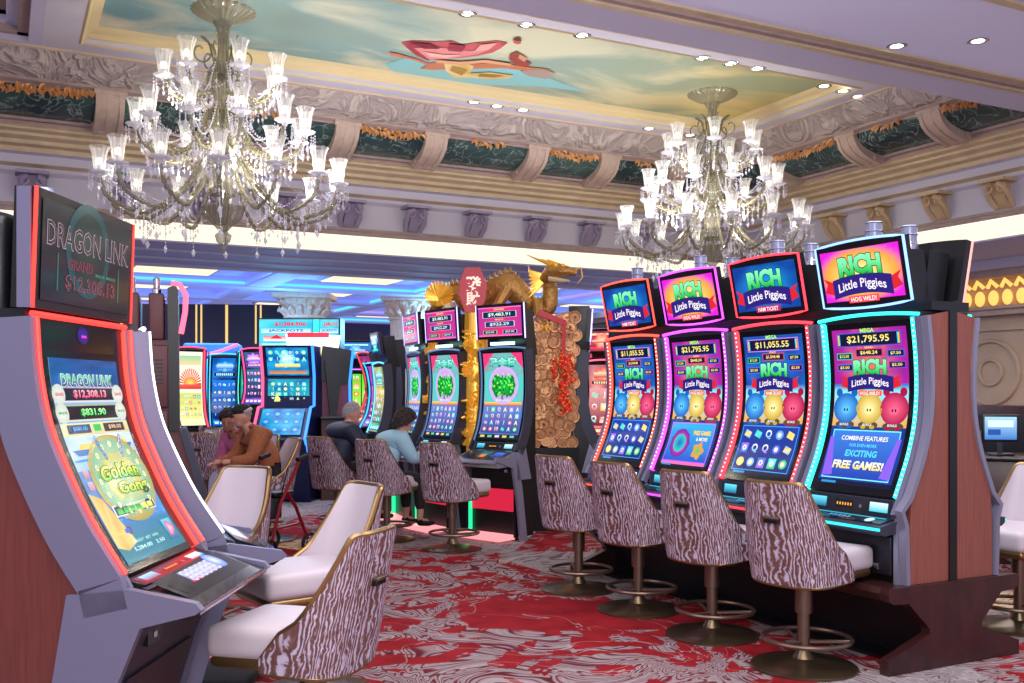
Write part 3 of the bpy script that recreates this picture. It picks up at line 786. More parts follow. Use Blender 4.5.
# ================================================================ stools
def stool(label,loc,rz,group=None,ivory=None):
    "faces local -Y"
    iv=ivory or IVORY
    t=thing('casino_stool',label,'stool',loc,rz,group)
    NU,NV=41,11; A=103
    def P(s,v,off=0):
        a=R(A)*s; ab=abs(s)
        # superelliptic plan
        ca,sa=math.cos(a),math.sin(a)
        ex=.55
        x=.255*math.copysign(abs(sa)**.62,sa); y=.235*math.copysign(abs(ca)**.62,ca)
        h=1.0 if ab<.44 else max(0,1-((ab-.44)/.56))**.92
        # rounded shoulder
        if .34<ab<.54:
            k=(ab-.34)/.20; h=min(h,1-.10*k*k)
        top=.545+.475*h; bot=.475+.02*ab
        z=bot+(top-bot)*v
        hh=(z-.475)/.545
        w=1-.10*hh; x*=w*(1+.06*math.sin(PI*min(1,hh*1.2))); y=y*.95+(.105*hh if ca>-.2 else .02*hh)
        if off:
            n=Vector((x,y-.03,0)); n=n.normalized() if n.length else Vector((0,1,0)); x-=n.x*off; y-=n.y*off
        return (x,y,z)
    out=[[P(-1+2*i/(NU-1),j/(NV-1)) for i in range(NU)] for j in range(NV)]
    inn=[[P(-1+2*i/(NU-1),j/(NV-1),.035) for i in range(NU)] for j in range(NV)]
    b=MB(); b.sheet(out,ZEBRA); o=b.build('backrest',t)
    uv=o.data.uv_layers.new(name='UVMap')
    for lp in o.data.loops:
        i=lp.vertex_index%NU; j=lp.vertex_index//NU
        uv.data[lp.index].uv=((i/(NU-1))*1.15,out[j][i][2])
    b=MB(); b.sheet(inn,iv); b.build('back_pad',t)
    rim=[tuple((Vector(out[-1][i])+Vector(inn[-1][i]))/2) for i in range(NU)]
    e1=[tuple((Vector(out[j][0])+Vector(inn[j][0]))/2) for j in range(NV)]; e2=[tuple((Vector(out[j][-1])+Vector(inn[j][-1]))/2) for j in range(NV-1,-1,-1)]
    bt=[tuple((Vector(out[0][i])+Vector(inn[0][i]))/2) for i in range(NU-1,-1,-1)]
    b=MB(); b.tube(e1+rim[1:-1]+e2+bt[1:-1],.0145,GOLDP,8,closed=True,flat=1.1)
    b.build('piping',t)
    b=MB(); b.box(-.05,.05,.28,.322,.832,.846,BRONZE,bev=.005); b.box(-.045,.045,.285,.312,.81,.834,BLACK,bev=.005); b.build('handle',t)
    # seat cushion: rounded block, a little crowned
    bm=bmesh.new(); bmesh.ops.create_cube(bm,size=1)
    for v in bm.verts: v.co=Vector((v.co.x*.455*(1.0 if v.co.y<0 else .92),v.co.y*.53-.085,v.co.z*.13+.59))
    bmesh.ops.bevel(bm,geom=bm.edges[:],offset=.045,segments=4,affect='EDGES',profile=.6)
    bmesh.ops.subdivide_edges(bm,edges=[e for e in bm.edges if e.calc_length()>.2],cuts=4,use_grid_fill=True)
    for v in bm.verts:
        if v.co.z>.62: v.co.z+=.014*max(0,1-(v.co.x/.23)**2)*max(0,1-((v.co.y+.06)/.26)**2)
    bm.verts.index_update(); vs=[v.co[:] for v in bm.verts]; fs=[[v.index for v in f.verts] for f in bm.faces]; bm.free()
    b=MB(); b.add(vs,fs,iv,smooth=True); b.build('seat',t)
    b=MB(); b.box(-.215,.215,-.335,.16,.485,.535,GOLDP,bev=.022); b.box(-.12,.12,-.15,.1,.455,.49,BLACK,bev=.01); b.build('seat_base',t)
    b=MB(); b.lathe([(.047,.30),(.047,.46),(.052,.46)],BRONZE,20); b.lathe([(.034,.03),(.034,.30),(.048,.305)],BRONZE,20); b.build('pole',t)
    b=MB(); b.tube([(.235*math.cos(k*PI/20),.235*math.sin(k*PI/20)-.03,.155) for k in range(40)],.013,BRONZE,8,closed=True)
    for s in (-1,1): b.tube([(s*.21,-.13,.155),(s*.12,-.07,.15),(s*.035,0,.145)],.011,BRONZE,7)
    b.tube([(0,.035,.14),(0,.2,.155)],.011,BRONZE,7); b.build('foot_ring',t)
    b=MB(); b.lathe([(.285,0),(.285,.012),(.27,.02),(.16,.032),(.06,.055),(.04,.09),(.036,.10)],BRONZE_D,40); b.build('base_plate',t)
    return t
# ================================================================ slot machines
def lerp2(a,b,t): return (a[0]+(b[0]-a[0])*t,a[1]+(b[1]-a[1])*t)
def offs(Q,d):
    out=[]
    for i,q in enumerate(Q):
        a=Q[max(i-1,0)];b=Q[min(i+1,len(Q)-1)]; dx,dz=b[0]-a[0],b[1]-a[1]; L=math.hypot(dx,dz) or 1
        out.append((q[0]+dz/L*d,q[1]-dx/L*d))
    return out
def ribbon(b,x0,x1,Q,d0,d1,m):
    "strip following the side profile between x0..x1, from offset d0 to d1 (solid)"
    A=offs(Q,d0);B=offs(Q,d1); n=len(Q)
    vs=[(x0,-f,z) for f,z in A]+[(x1,-f,z) for f,z in A]+[(x0,-f,z) for f,z in B]+[(x1,-f,z) for f,z in B]
    fs=[]
    for i in range(n-1):
        for o1,o2 in ((2*n,3*n),(n,0),(0,2*n),(3*n,n)): fs.append((o1+i,o2+i,o2+i+1,o1+i+1))
    fs+=[(0,n,3*n,2*n),(n-1,2*n-1,4*n-1,3*n-1)]
    b.add(vs,fs,m,smooth=True)
def machine(label,loc,rz,group,W_,prof,art,z0=.46,fb=.03,frame='#ff2030',frame2=None,side=GREY,deckz=(.80,.86),deckf=(.50,.36),legf=.38,legm=LGREY,
            lip=.05,topper=None,dots=True,sidepanel=None,bodym=BLACK,deck_art=None,deckcol=BLACK_G,barw=.035,panel=True,name='slot_machine',edge_tube=0,fs=2.2,trimw=.03,bow=.022):
    t=thing(name,label,'slot machine',loc,rz,group)
    S,T,Q=surf(prof,W_-2*(barw+trimw+.004))
    h=W_/2; top=prof[-1]; bot=prof[0]
    # cabinet body
    poly=[(-fb,z0),(-(legf-.03),z0),(-(legf-.03),deckz[0]-.01),(-bot[0]+.015,bot[1]-.02)]+[(-f+.02,z) for f,z in Q[::3]]+[(-top[0]+.02,top[1]+.03),(-fb,top[1]+.03)]
    b=MB(); b.prism(poly,-h+.012,h-.012,bodym); b.build('cabinet',t)
    # side cheeks following the curve
    for s in (-1,1):
        b=MB(); x0,x1=(h-trimw,h) if s>0 else (-h,-h+trimw)
        ribbon(b,x0,x1,[(bot[0]+.05,bot[1]-.09)]+Q,-.10,.018,side)
        b.prism([(-fb-.08,z0),(-legf,z0),(-legf-.0,deckz[0]),(-bot[0]-.02,bot[1]-.07),(-bot[0]+.08,bot[1]-.05)],x0,x1,legm)
        b.build('side_cheek',t)
    # glowing edge strips
    g1=glow('edge_light_'+frame[1:],frame,fs); g2=glow('edge_light_'+frame2[1:],frame2,fs) if frame2 else g1
    for s,g in ((-1,g1),(1,g2)):
        b=MB(); x0=h-trimw-barw if s>0 else -h+trimw
        ribbon(b,x0+.004,x0+barw-.004,Q,-.02,.012,g); o=b.build('edge_light',t)
        if edge_tube:
            b=MB(); b.tube([(s*(h-.004),-q[0],q[1]) for q in offs(Q,.024)],edge_tube,g,8); b.build('corner_light',t)
        if dots:
            b=MB(); dm=glow('led_dot','#ffffff',3.5); xm=x0+barw/2
            for k in range(34):
                p=S(.5,(k+.5)/34,.014); b.ball((xm,p[1],p[2]),.0036,dm,6,4)
            b.build('led_dot',o)['kind']='stuff'
    b=MB(); N_=14; xs=[-h+.01+(W_-.02)*k/N_ for k in range(N_+1)]
    pts=[(x,-top[0]-.004,top[1]+.012+bow*(1-(x/h)**2)) for x in xs]
    b.tube(pts,.011,g1,6); b.build('top_light',t)
    b=MB(); b.prism([(p[0],p[2]-.004) for p in pts]+[(h-.01,top[1]-.01),(-h+.01,top[1]-.01)],-top[0]-.0,-top[0]+.05,BLACK,'y'); b.build('header',t)
    # display
    a=Art(S,W_-2*(barw+trimw+.004),T); art(a); a.build('display',t)
    # deck
    zf,zb=deckz; ff,fbk=deckf
    b=MB()
    b.prism([(-fbk+.06,zf-.03),(-ff+.03,zf-.05),(-ff,zf-.03),(-ff-.005,zf),(-fbk,zb),(-fbk+.06,zb)],-h+.01,h-.01,deckcol)
    b.build('button_deck',t)
    b=MB(); b.tube([(-h+.01,-ff-.006,zf-.012),(h-.01,-ff-.006,zf-.012)],.009,glow('deck_light_'+(frame2 or frame)[1:],frame2 or frame,1.2) if dots else CHROME,6); b.build('deck_edge_light',t)
    if deck_art:
        def S2(u,v,off): return ((u-.5)*(W_-.1),-(ff-.04)+(ff-.04-fbk-.01)*v,zf+.012+(zb-zf-.003)*v+off)
        a=Art(S2,W_-.1,ff-fbk-.05); deck_art(a); a.build('deck_panel',t)
    if panel:
        y0,z1,y2,z2=-fbk,zb+.004,-bot[0]-.004,bot[1]-.012
        def S3(u,v,off): return ((u-.5)*(W_-.09),y0+(y2-y0)*v-off,z1+(z2-z1)*v)
        b=MB(); b.prism([(y0+.02,z1-.01),(y0,z1),(y2,z2),(y2+.05,z2)],-h+.035,h-.035,DGREY if deckcol is not BLACK_G else BLACK); b.build('lower_panel',t)
        a=Art(S3,W_-.09,math.hypot(y2-y0,z2-z1))
        a.rect(.03,.05,.97,.95,'#16181f','#1e222c',l=1); a.rect(.08,.25,.26,.8,'#1b5f8c','#69e6ff',l=2); a.rect(.36,.3,.56,.75,'#101014',l=2)
        for k in range(6): a.rect(.38+.03*k,.45,.395+.03*k,.6,'#ffb040',l=3)
        a.disc(.64,.5,.012,'#303040','#8080a0',l=2); a.rect(.74,.3,.93,.8,'#2cc6d8','#e8ffff',l=2)
        a.build('service_panel',t)
    # lower front door with a seam
    b=MB(); b.box(-h+.045,h-.045,-legf-.004,-legf+.03,z0+.04,zf-.06,mat('front_door_paint','#20202b',.3,.3),bev=.008); b.box(h-.16,h-.12,-legf-.014,-legf,z0+.07,z0+.10,CHROME); b.build('front_door',t)
    if sidepanel: sidepanel(t,Q)
    if topper: topper(t)
    return t
def make_topper(t,w,zc,hh,f0,tilt,art,edge,depth=.05,stalk=True,beacon=True,x0=0,arch=True,em=None,turn=0):
    "a flat tilted display on a neck; top edge bowed"
    e=thing0('topper',t); e.location=(x0,-f0,zc); e.rotation_euler=(tilt,0,turn)
    b=MB(); n=10; H=hh/2; h=w/2; bow=.018 if arch else 0
    up=[(h-2*h*k/n,H+bow*(1-(1-2*k/n)**2)) for k in range(n+1)]; dn=[(-h+2*h*k/n,-H-bow*(1-(1-2*k/n)**2)) for k in range(n+1)]
    b.prism(up+dn,0,depth,BLACK,'y'); o=b.build('topper_case',t); place(o,e)
    b=MB(); b.tube([(p[0],0.002,p[1]) for p in up+dn],.008,glow('edge_light_'+edge[1:],edge,2.2) if edge else CHROME,6,closed=True) if arch else [b.tube([(q*h,.002,-H),(q*h,.002,H)],.007,glow('edge_light_'+edge[1:],edge,2.2),6) for q in (-1,1)]; o=b.build('topper_light',t); place(o,e)
    def S(u,v,off): return ((u-.5)*(w-.07),-.004-off,(v-.5)*(hh-.06))
    a=Art(S,w-.07,hh-.06); art(a); o=a.build('topper_display',t); place(o,e)
    bpy.data.objects.remove(e)
    if stalk:
        b=MB(); b.prism([(-f0+.14,zc-hh/2-.16),(-f0+.30,zc-hh/2-.16),(-f0+.22,zc+hh*.35),(-f0+depth+.01,zc+hh*.30)],-w*.38,w*.38,BLACK); b.build('topper_mount',t)
    if beacon:
        b=MB(); zt=zc+hh/2-.02; y=-f0+.1
        M=Matrix.Translation((x0,y,zt))
        b.lathe([(.058,0),(.058,.03),(.050,.035),(.050,.05)],CHROME,16,M=M); b.lathe([(.046,.05),(.046,.085),(.052,.09),(.046,.095),(.046,.135),(.051,.14),(.046,.145),(.0,.15)],mat('beacon_plastic','#8f93ae',.2,.3),16,M=M)
        b.build('beacon_light',t)
def thing0(n,t):
    o=bpy.data.objects.new(n,None); return o
def place(o,e):
    M=Matrix.Translation(e.location)@e.rotation_euler.to_matrix().to_4x4()
    o.data.transform(M)
# ---------------------------------------------------------------- artwork
def money(a,s,u,v,h,w,c='#fff7b0',c2='#ffe14a',bg='#0c1338',fr='#e0409c',l=2,rain=False):
    a.rect(u-w/2-.012,v-h/2-.006,u+w/2+.012,v+h/2+.006,fr,l=l); a.rect(u-w/2,v-h/2,u+w/2,v+h/2,bg,l=l+1)
    if rain:
        for k,cc in enumerate(('#ff5030','#ffd030','#50e050','#40c0ff')):
            a.rect(u-w/2+.008*k,v-h/2+.004,u-w/2+.008*(k+1),v+h/2-.004,cc,l=l+2); a.rect(u+w/2-.008*(k+1),v-h/2+.004,u+w/2-.008*k,v+h/2-.004,cc,l=l+2)
    if s: a.text(s,u,v,h*.62,c,c2=c2,maxw=w*.84,l=l+4,bold=.015)
def piggy(a,u,v,r,c,c2,l=4):
    a.disc(u,v-r*1.0/a.h,r*.75,'#5a4a30',l=l-1,sy=.35)
    a.disc(u-r*.6/a.w,v+r*.95/a.h,r*.25,c,l=l); a.disc(u+r*.6/a.w,v+r*.95/a.h,r*.25,c,l=l)
    a.disc(u,v,r,c,c2,l=l+1,sy=.92,n=26)
    a.disc(u,v-.1*r/a.h,r*.33,c2,l=l+2,sy=.75); a.disc(u-.11*r/a.w,v-.1*r/a.h,r*.06,'#20101a',l=l+3,sy=1.5); a.disc(u+.11*r/a.w,v-.1*r/a.h,r*.06,'#20101a',l=l+3,sy=1.5)
    for s in (-1,1): a.disc(u+s*.34*r/a.w,v-1.12*r/a.h,r*.2,c,l=l,sy=.6)
def logo(a,u,v,w,k=1,sub='HOG WILD!',subc='#ff5a5a'):
    "RICH / Little Piggies banner, w = width in u"
    hv=w*a.w/a.h
    wv=lambda q:v+q*hv
    for s in (-1,1):
        a.poly([(u+s*w*.42,wv(-.10)),(u+s*w*.62,wv(-.02)),(u+s*w*.56,wv(-.10)),(u+s*w*.62,wv(-.20)),(u+s*w*.42,wv(-.26))],'#d8242e',l=3)
    n=12; up=[(u+w*(-.47+.94*i/n),wv(-.06+.05*(1-(2*i/n-1)**2))) for i in range(n+1)]; dn=[(u+w*(.47-.94*i/n),wv(-.30+.05*(1-(2*i/n-1)**2))) for i in range(n+1)]
    for i in range(n):
        a.poly([up[i],up[i+1],dn[n-i-1],dn[n-i]],'#2a1f7a',l=4)
    a.text('RICH',u,wv(.09),.21*hv,'#0fb840',c2='#8dffc0',out='#0a3f2a',maxw=w*.80,l=6,bold=.06,ow=.095,arc=.02*hv)
    a.text('Little Piggies',u,wv(-.185),.14*hv,'#ffffff',c2='#ffe9f4',maxw=w*.84,l=7,bold=.012,arc=.05*hv)
    a.rect(u-w*.24,wv(-.36),u+w*.24,wv(-.275),subc,l=5); a.text(sub,u,wv(-.318),.055*hv,'#ffffff',maxw=w*.40,l=7,bold=.01)
def rich_topper(hot,sub):
    def f(a):
        def bg(x,y):
            d=math.hypot((x-.5)*1.0,(y-.5)*1.0)*2*1.05
            if hot: 
                c=mixf(hx('#fff6a0'),hx('#ffa030'),d/.95) if d<.95 else mixf(hx('#ffa030'),hx('#e020d8'),(d-.95)/.25)
                return c
            s=.5+.5*noise.noise((x*5,y*5,1)); return mixf(hx('#0a1f88'),hx('#1ea0f0'),max(0,1-d*.9)*.9+.25*s)
        a.grid(0,0,1,1,bg,16,12)
        logo(a,.5,.52,.80,sub=sub,subc='#f04a5a' if hot else '#c02060')
    return f
SYM=['A','K','Q','J','10']
def reels(a,u0,v0,u1,v1,nc,nr,seed,pal,l=4,grid=None):
    rr=random.Random(seed)
    for j in range(nr):
        for i in range(nc):
            u=u0+(u1-u0)*(i+.5)/nc; v=v0+(v1-v0)*(j+.5)/nr; ch=(v1-v0)/nr*a.h; cw=(u1-u0)/nc*a.w; r=min(ch,cw)*.36
            k=rr.random(); c=rr.choice(pal); c2=rr.choice(pal)
            if k<.42: a.text(rr.choice(SYM),u,v,r*1.7/a.h,c,c2='#ffffff',l=l+2,bold=.03,maxw=None)
            elif k<.6: a.disc(u,v,r,c,c2,l=l,sy=.9); a.disc(u,v,r*.5,'#ffe680','#ffffff',l=l+1)
            elif k<.8: a.poly([(u-r/a.w,v-.3*r/a.h),(u+.7*r/a.w,v-r/a.h*.9),(u+r/a.w,v+.3*r/a.h),(u-.6*r/a.w,v+.9*r/a.h)],c,l=l,c2=c2)
            else: a.rect(u-r/a.w,v-r/a.h,u+r/a.w,v+r/a.h,c,c2,l=l); a.disc(u,v,r*.6,'#ffffff',c2,l=l+1,n=8)
    if grid:
        for i in range(1,nc): a.rect(u0+(u1-u0)*i/nc-.002,v0,u0+(u1-u0)*i/nc+.002,v1,grid,l=l-1)
def rich_screen(kind,jack,grand):
    hot=kind in('coin','free')
    def f(a):
        def bg(x,y):
            s=.5+.5*noise.noise((x*4,y*7,kind=='coin'))
            if y<.42: return mixf(hx('#0b1440'),hx('#1b49b8'),s)
            if hot:
                d=math.hypot(x-.5,(y-.72)*1.1); ang=math.sin(math.atan2(y-.7,x-.5)*14)
                return mixf(mixf(hx('#ff8a3a'),hx('#b0209a'),d*2.4),hx('#7a1d9a'),.25+.25*ang)
            return mixf(hx('#0a1a78'),hx('#2a7be0'),s*.9)
        a.rect(0,0,1,1,'#050508',l=0)
        a.grid(.06,.045,.94,.955,bg,16,40,l=1)
        a.text('MEGA',.5,.945,.022,'#a8ff70',out='#204020',l=6,bold=.03,maxw=.2)
        money(a,jack,.5,.895,.070,.74,rain=True,l=3,fr='#c080ff' if not hot else '#6050d0')
        a.text('GRAND',.5,.848,.012,'#ffe070',l=6,maxw=.12); money(a,grand,.5,.818,.036,.30,fr='#d04060',l=3)
        for (u,v,s,c) in ((.2,.80,'$12.50','#28b8a0'),(.81,.81,'$7.50','#3060d0'),(.2,.735,'$5.00','#6060d0'),(.82,.745,'$2.50','#8040c0')): money(a,s,u,v,.028,.17,fr=c,l=3)
        logo(a,.5,.70,.58,sub='HOG WILD!' if hot else 'HAM TICKET')
        # pale sky arch with three round piggy banks
        a.grid(.06,.395,.94,.60,lambda x,y:mixf(hx('#e8a848'),hx('#8fe0e8'),y*1.2-.1+.25*(1-(2*x-1)**2)),14,8,l=2)
        a.grid(.06,.60,.94,.64,lambda x,y:mixf(hx('#8fe0e8'),hx('#3a66c0'),y*1.3),14,2,l=2)
        for u,c,c2 in ((.22,'#1560b8','#5cc0ff'),(.5,'#c9a227','#fff0a0'),(.79,'#a80f48','#ff6088')): piggy(a,u,.50,.098 if u!=.79 else .102,c,c2)
        for u in (.22,.5,.79): a.text('BONUS',u,.405,.014,'#ffffff',out='#30406a',l=9,maxw=.12)
        if kind=='reel':
            a.rect(.08,.07,.92,.375,'#10206a','#1c3fa8',l=3); a.frame(.08,.07,.92,.375,.006,'#3fa0ff',l=4)
            reels(a,.1,.08,.9,.365,5,3,len(jack),['#3fd060','#4fb0ff','#9a70ff','#ffe070','#60e0ff','#2870e0'],l=5)
        elif kind=='coin':
            a.rect(.10,.08,.90,.375,'#1a50c8','#30b0e8',l=3); a.frame(.10,.08,.90,.375,.008,'#c060ff',l=4)
            a.disc(.33,.22,.11,'#6a1aa0','#ff50a0',l=5,wob=.05,k=9); a.disc(.33,.22,.07,'#30c8c0','#1060c0',l=6)
            a.text('FREE GAMES',.70,.30,.03,'#ffe14a',out='#a01060',l=9,maxw=.3,bold=.03); a.text('& MORE',.72,.255,.026,'#ffffff',out='#a01060',l=9,maxw=.2); a.disc(.70,.17,.06,'#f09030','#40c060',l=5,wob=.2,k=5); 
            a.rect(.10,.06,.90,.08,'#ff70b0',l=4)
        else:
            a.rect(.10,.08,.90,.375,'#203fb0','#3f7fe0',l=3); a.frame(.10,.08,.90,.375,.007,'#7ff0ff',l=4)
            for s in (-1,1): a.poly([(.5+s*.40,.09),(.5+s*.28,.10),(.5+s*.38,.33),(.5+s*.42,.33)],'#8a60ff',l=5)
            a.text('COMBINE FEATURES',.5,.325,.026,'#ffffff',out='#101860',maxw=.62,l=9,bold=.02); a.text('FOR EVEN MORE',.5,.283,.018,'#5fe0ff',maxw=.4,l=9)
            a.text('EXCITING',.5,.235,.036,'#58d8ff',out='#101860',maxw=.46,l=9,bold=.04); a.text('FREE GAMES!',.5,.165,.045,'#ffe14a',c2='#ffffff',out='#801060',maxw=.68,l=9,bold=.04)
        a.rect(.06,.045,.94,.07,'#0c1330',l=3); a.rect(.12,.05,.3,.064,'#3090d0',l=4)
    return f
# ================================================================ right-hand bank of pig-themed machines
RP=[(.34,.92),(.285,1.04),(.235,1.16),(.19,1.32),(.172,1.50),(.178,1.70),(.205,1.915)]
XB=4.68
cols=[('#2fe6ea','free','$21,795.95','$648.24','cyan'),('#ff3848','reel','$11,055.55','$1,044.48','red'),('#e048ff','coin','$21,795.95','$648.24','violet'),('#ff4a3c','reel','$11,055.55','$1,044.48','red')]
labs=['slot machine with cyan light edges nearest the wooden end panel, promoting free games','red-edged slot machine between the cyan-edged and violet-edged ones, blue topper screen',
      'violet-edged slot machine with pink and yellow topper screen','orange-red-edged slot machine at the far end of the pig-themed row, beside the coin column']
def wood_end(t,Q):
    h=.385
    F=[(-f+.012,z) for f,z in Q]
    poly=[(-.03,.462),(-.33,.462),(-.33,.74)]+[(y,z) for y,z in F[2:]]+[(-.03,1.945)]
    b=MB(); b.prism(poly,h+.002,h+.035,WOOD); b.build('wooden_end_panel',t)
    b=MB(); ribbon(b,h+.002,h+.05,[(.36,.462),(.37,.78),(.40,.86)]+Q[1:],-.02,.008,LGREY); b.build('end_trim',t)
def rich_deck(a):
    a.rect(0,0,1,1,'#101828','#1c2f48',l=1); a.rect(.04,.75,.96,.9,'#1a7f96','#40d0e0',l=2); a.rect(.36,.15,.64,.7,'#0c1020',l=2); a.disc(.84,.42,.028,'#c0e8f0','#ffffff',l=3)
    for k in range(5): a.rect(.39+.05*k,.25,.425+.05*k,.6,'#2a5a90','#60b0e0',l=3)
def bank_machine(i,y,front=True):
    col,kind,j,g,cn=cols[i]
    hot=kind in('coin','free')
    lab=labs[i] if front else 'slot machine on the rear side of the pig-themed row, black topper back visible'
    def top(t): make_topper(t,.66,2.185,.36,.245,R(12),rich_topper(hot,'HOG WILD!' if hot else 'HAM TICKET'),(col if i else '#7fa8ff') if front else '#c08078',beacon=True)
    return machine(lab,(XB,y,0),-PI/2 if front else PI/2,'pig-themed slot machines' if front else 'slot machines on the rear side of the row',.77,RP,rich_screen(kind,j,g),frame=col,topper=top,deckz=(.775,.80),deckcol=DGREY,deck_art=rich_deck,
        sidepanel=(wood_end if (i==0 and front) else None))
for i in range(4): bank_machine(i,4.23+.81*i)
rear=bank_machine(0,4.23,False)
def wood_end_back(t,Q):
    h=.385
    poly=[(-.03,.462),(-.33,.462),(-.33,.74)]+[(-f+.012,z) for f,z in Q][2:]+[(-.03,1.945)]
    b=MB(); b.prism(poly,-h-.035,-h-.002,WOOD); b.build('wooden_end_panel',t)
    b=MB(); ribbon(b,-h-.05,-h-.002,[(.36,.462),(.37,.78),(.40,.86)]+Q[1:],-.02,.008,LGREY); b.build('end_trim',t)
S_,T_,Q_=surf(RP,.6); wood_end_back(rear,Q_)
rear['label']='slot machine backing onto the cyan-edged one, wooden end and black topper back visible'; rear['group']=''
for k in range(1,4):
    c=copy_tree(rear,loc=(XB,4.23+.81*k,0),label='slot machine on the rear side of the pig-themed row, mostly hidden, dark topper back',group='hidden slot machines on the rear side of the row')
    for ch in list(c.children):
        if ch.name.startswith(('wooden_end','end_trim')): bpy.data.objects.remove(ch)
b=MB(); b.box(XB-.029,XB+.029,3.80,7.08,.46,1.95,BLACK); b.box(XB-.15,XB+.15,3.82,7.08,1.95,2.0,BLACK)
tag(b.build('bank_spine'),'black upright strip between the two back-to-back rows of slot machines','spine panel')
# dark wood plinth with shaped end
t=thing('machine_plinth','dark cherry wood plinth under the row of pig-themed slot machines','plinth',(0,0,0))
end=[(4.17,.46),(4.16,.43),(4.17,.39),(4.20,.375),(4.31,.37),(4.47,.22),(4.47,.19),(4.16,.08),(4.16,0),(5.20,0),(5.20,.08),(4.89,.19),(4.89,.22),(5.05,.37),(5.16,.375),(5.19,.39),(5.20,.43),(5.19,.46)]
for y0,y1 in ((3.78,3.84),(7.02,7.08)):
    b=MB(); b.prism(end,y0,y1,WOODD,'y'); b.build('shaped_end',t)
b=MB(); b.prism([(4.17,.46),(4.15,.43),(4.17,.39),(4.2,.38),(5.16,.38),(5.19,.39),(5.21,.43),(5.19,.46)],3.84,7.02,WOODD,'y'); b.build('shelf',t)
b=MB(); b.box(4.56,4.80,3.84,7.02,0,.38,BLACK); b.box(4.40,4.96,3.84,7.02,0,.02,BLACK); b.build('core',t)
s0=stool('zebra-backed stool in front of the cyan-edged slot machine',(3.90,4.13,0),PI/2+.24,'stools at the pig-themed row')
for k,l in enumerate(('zebra-backed stool between the first and second poles from the cyan-edged machine, facing the red-edged one','zebra-backed stool in front of the violet-edged slot machine','zebra-backed stool at the far end of the pig-themed row, beside open carpet')):
    copy_tree(s0,loc=(3.91,4.13+.80*(k+1),0),rz=PI/2+(.27,.20,.25)[k],label=l,group='stools at the pig-themed row')
copy_tree(s0,loc=(5.78,4.20,0),rz=-PI/2+.1,label='ivory-padded stool on the rear side of the row, at the right edge',group='stools behind the row')
# ================================================================ left-hand foreground machines
LP_=[(.29,.895),(.40-.0,1.0)]
def lp(px): pass
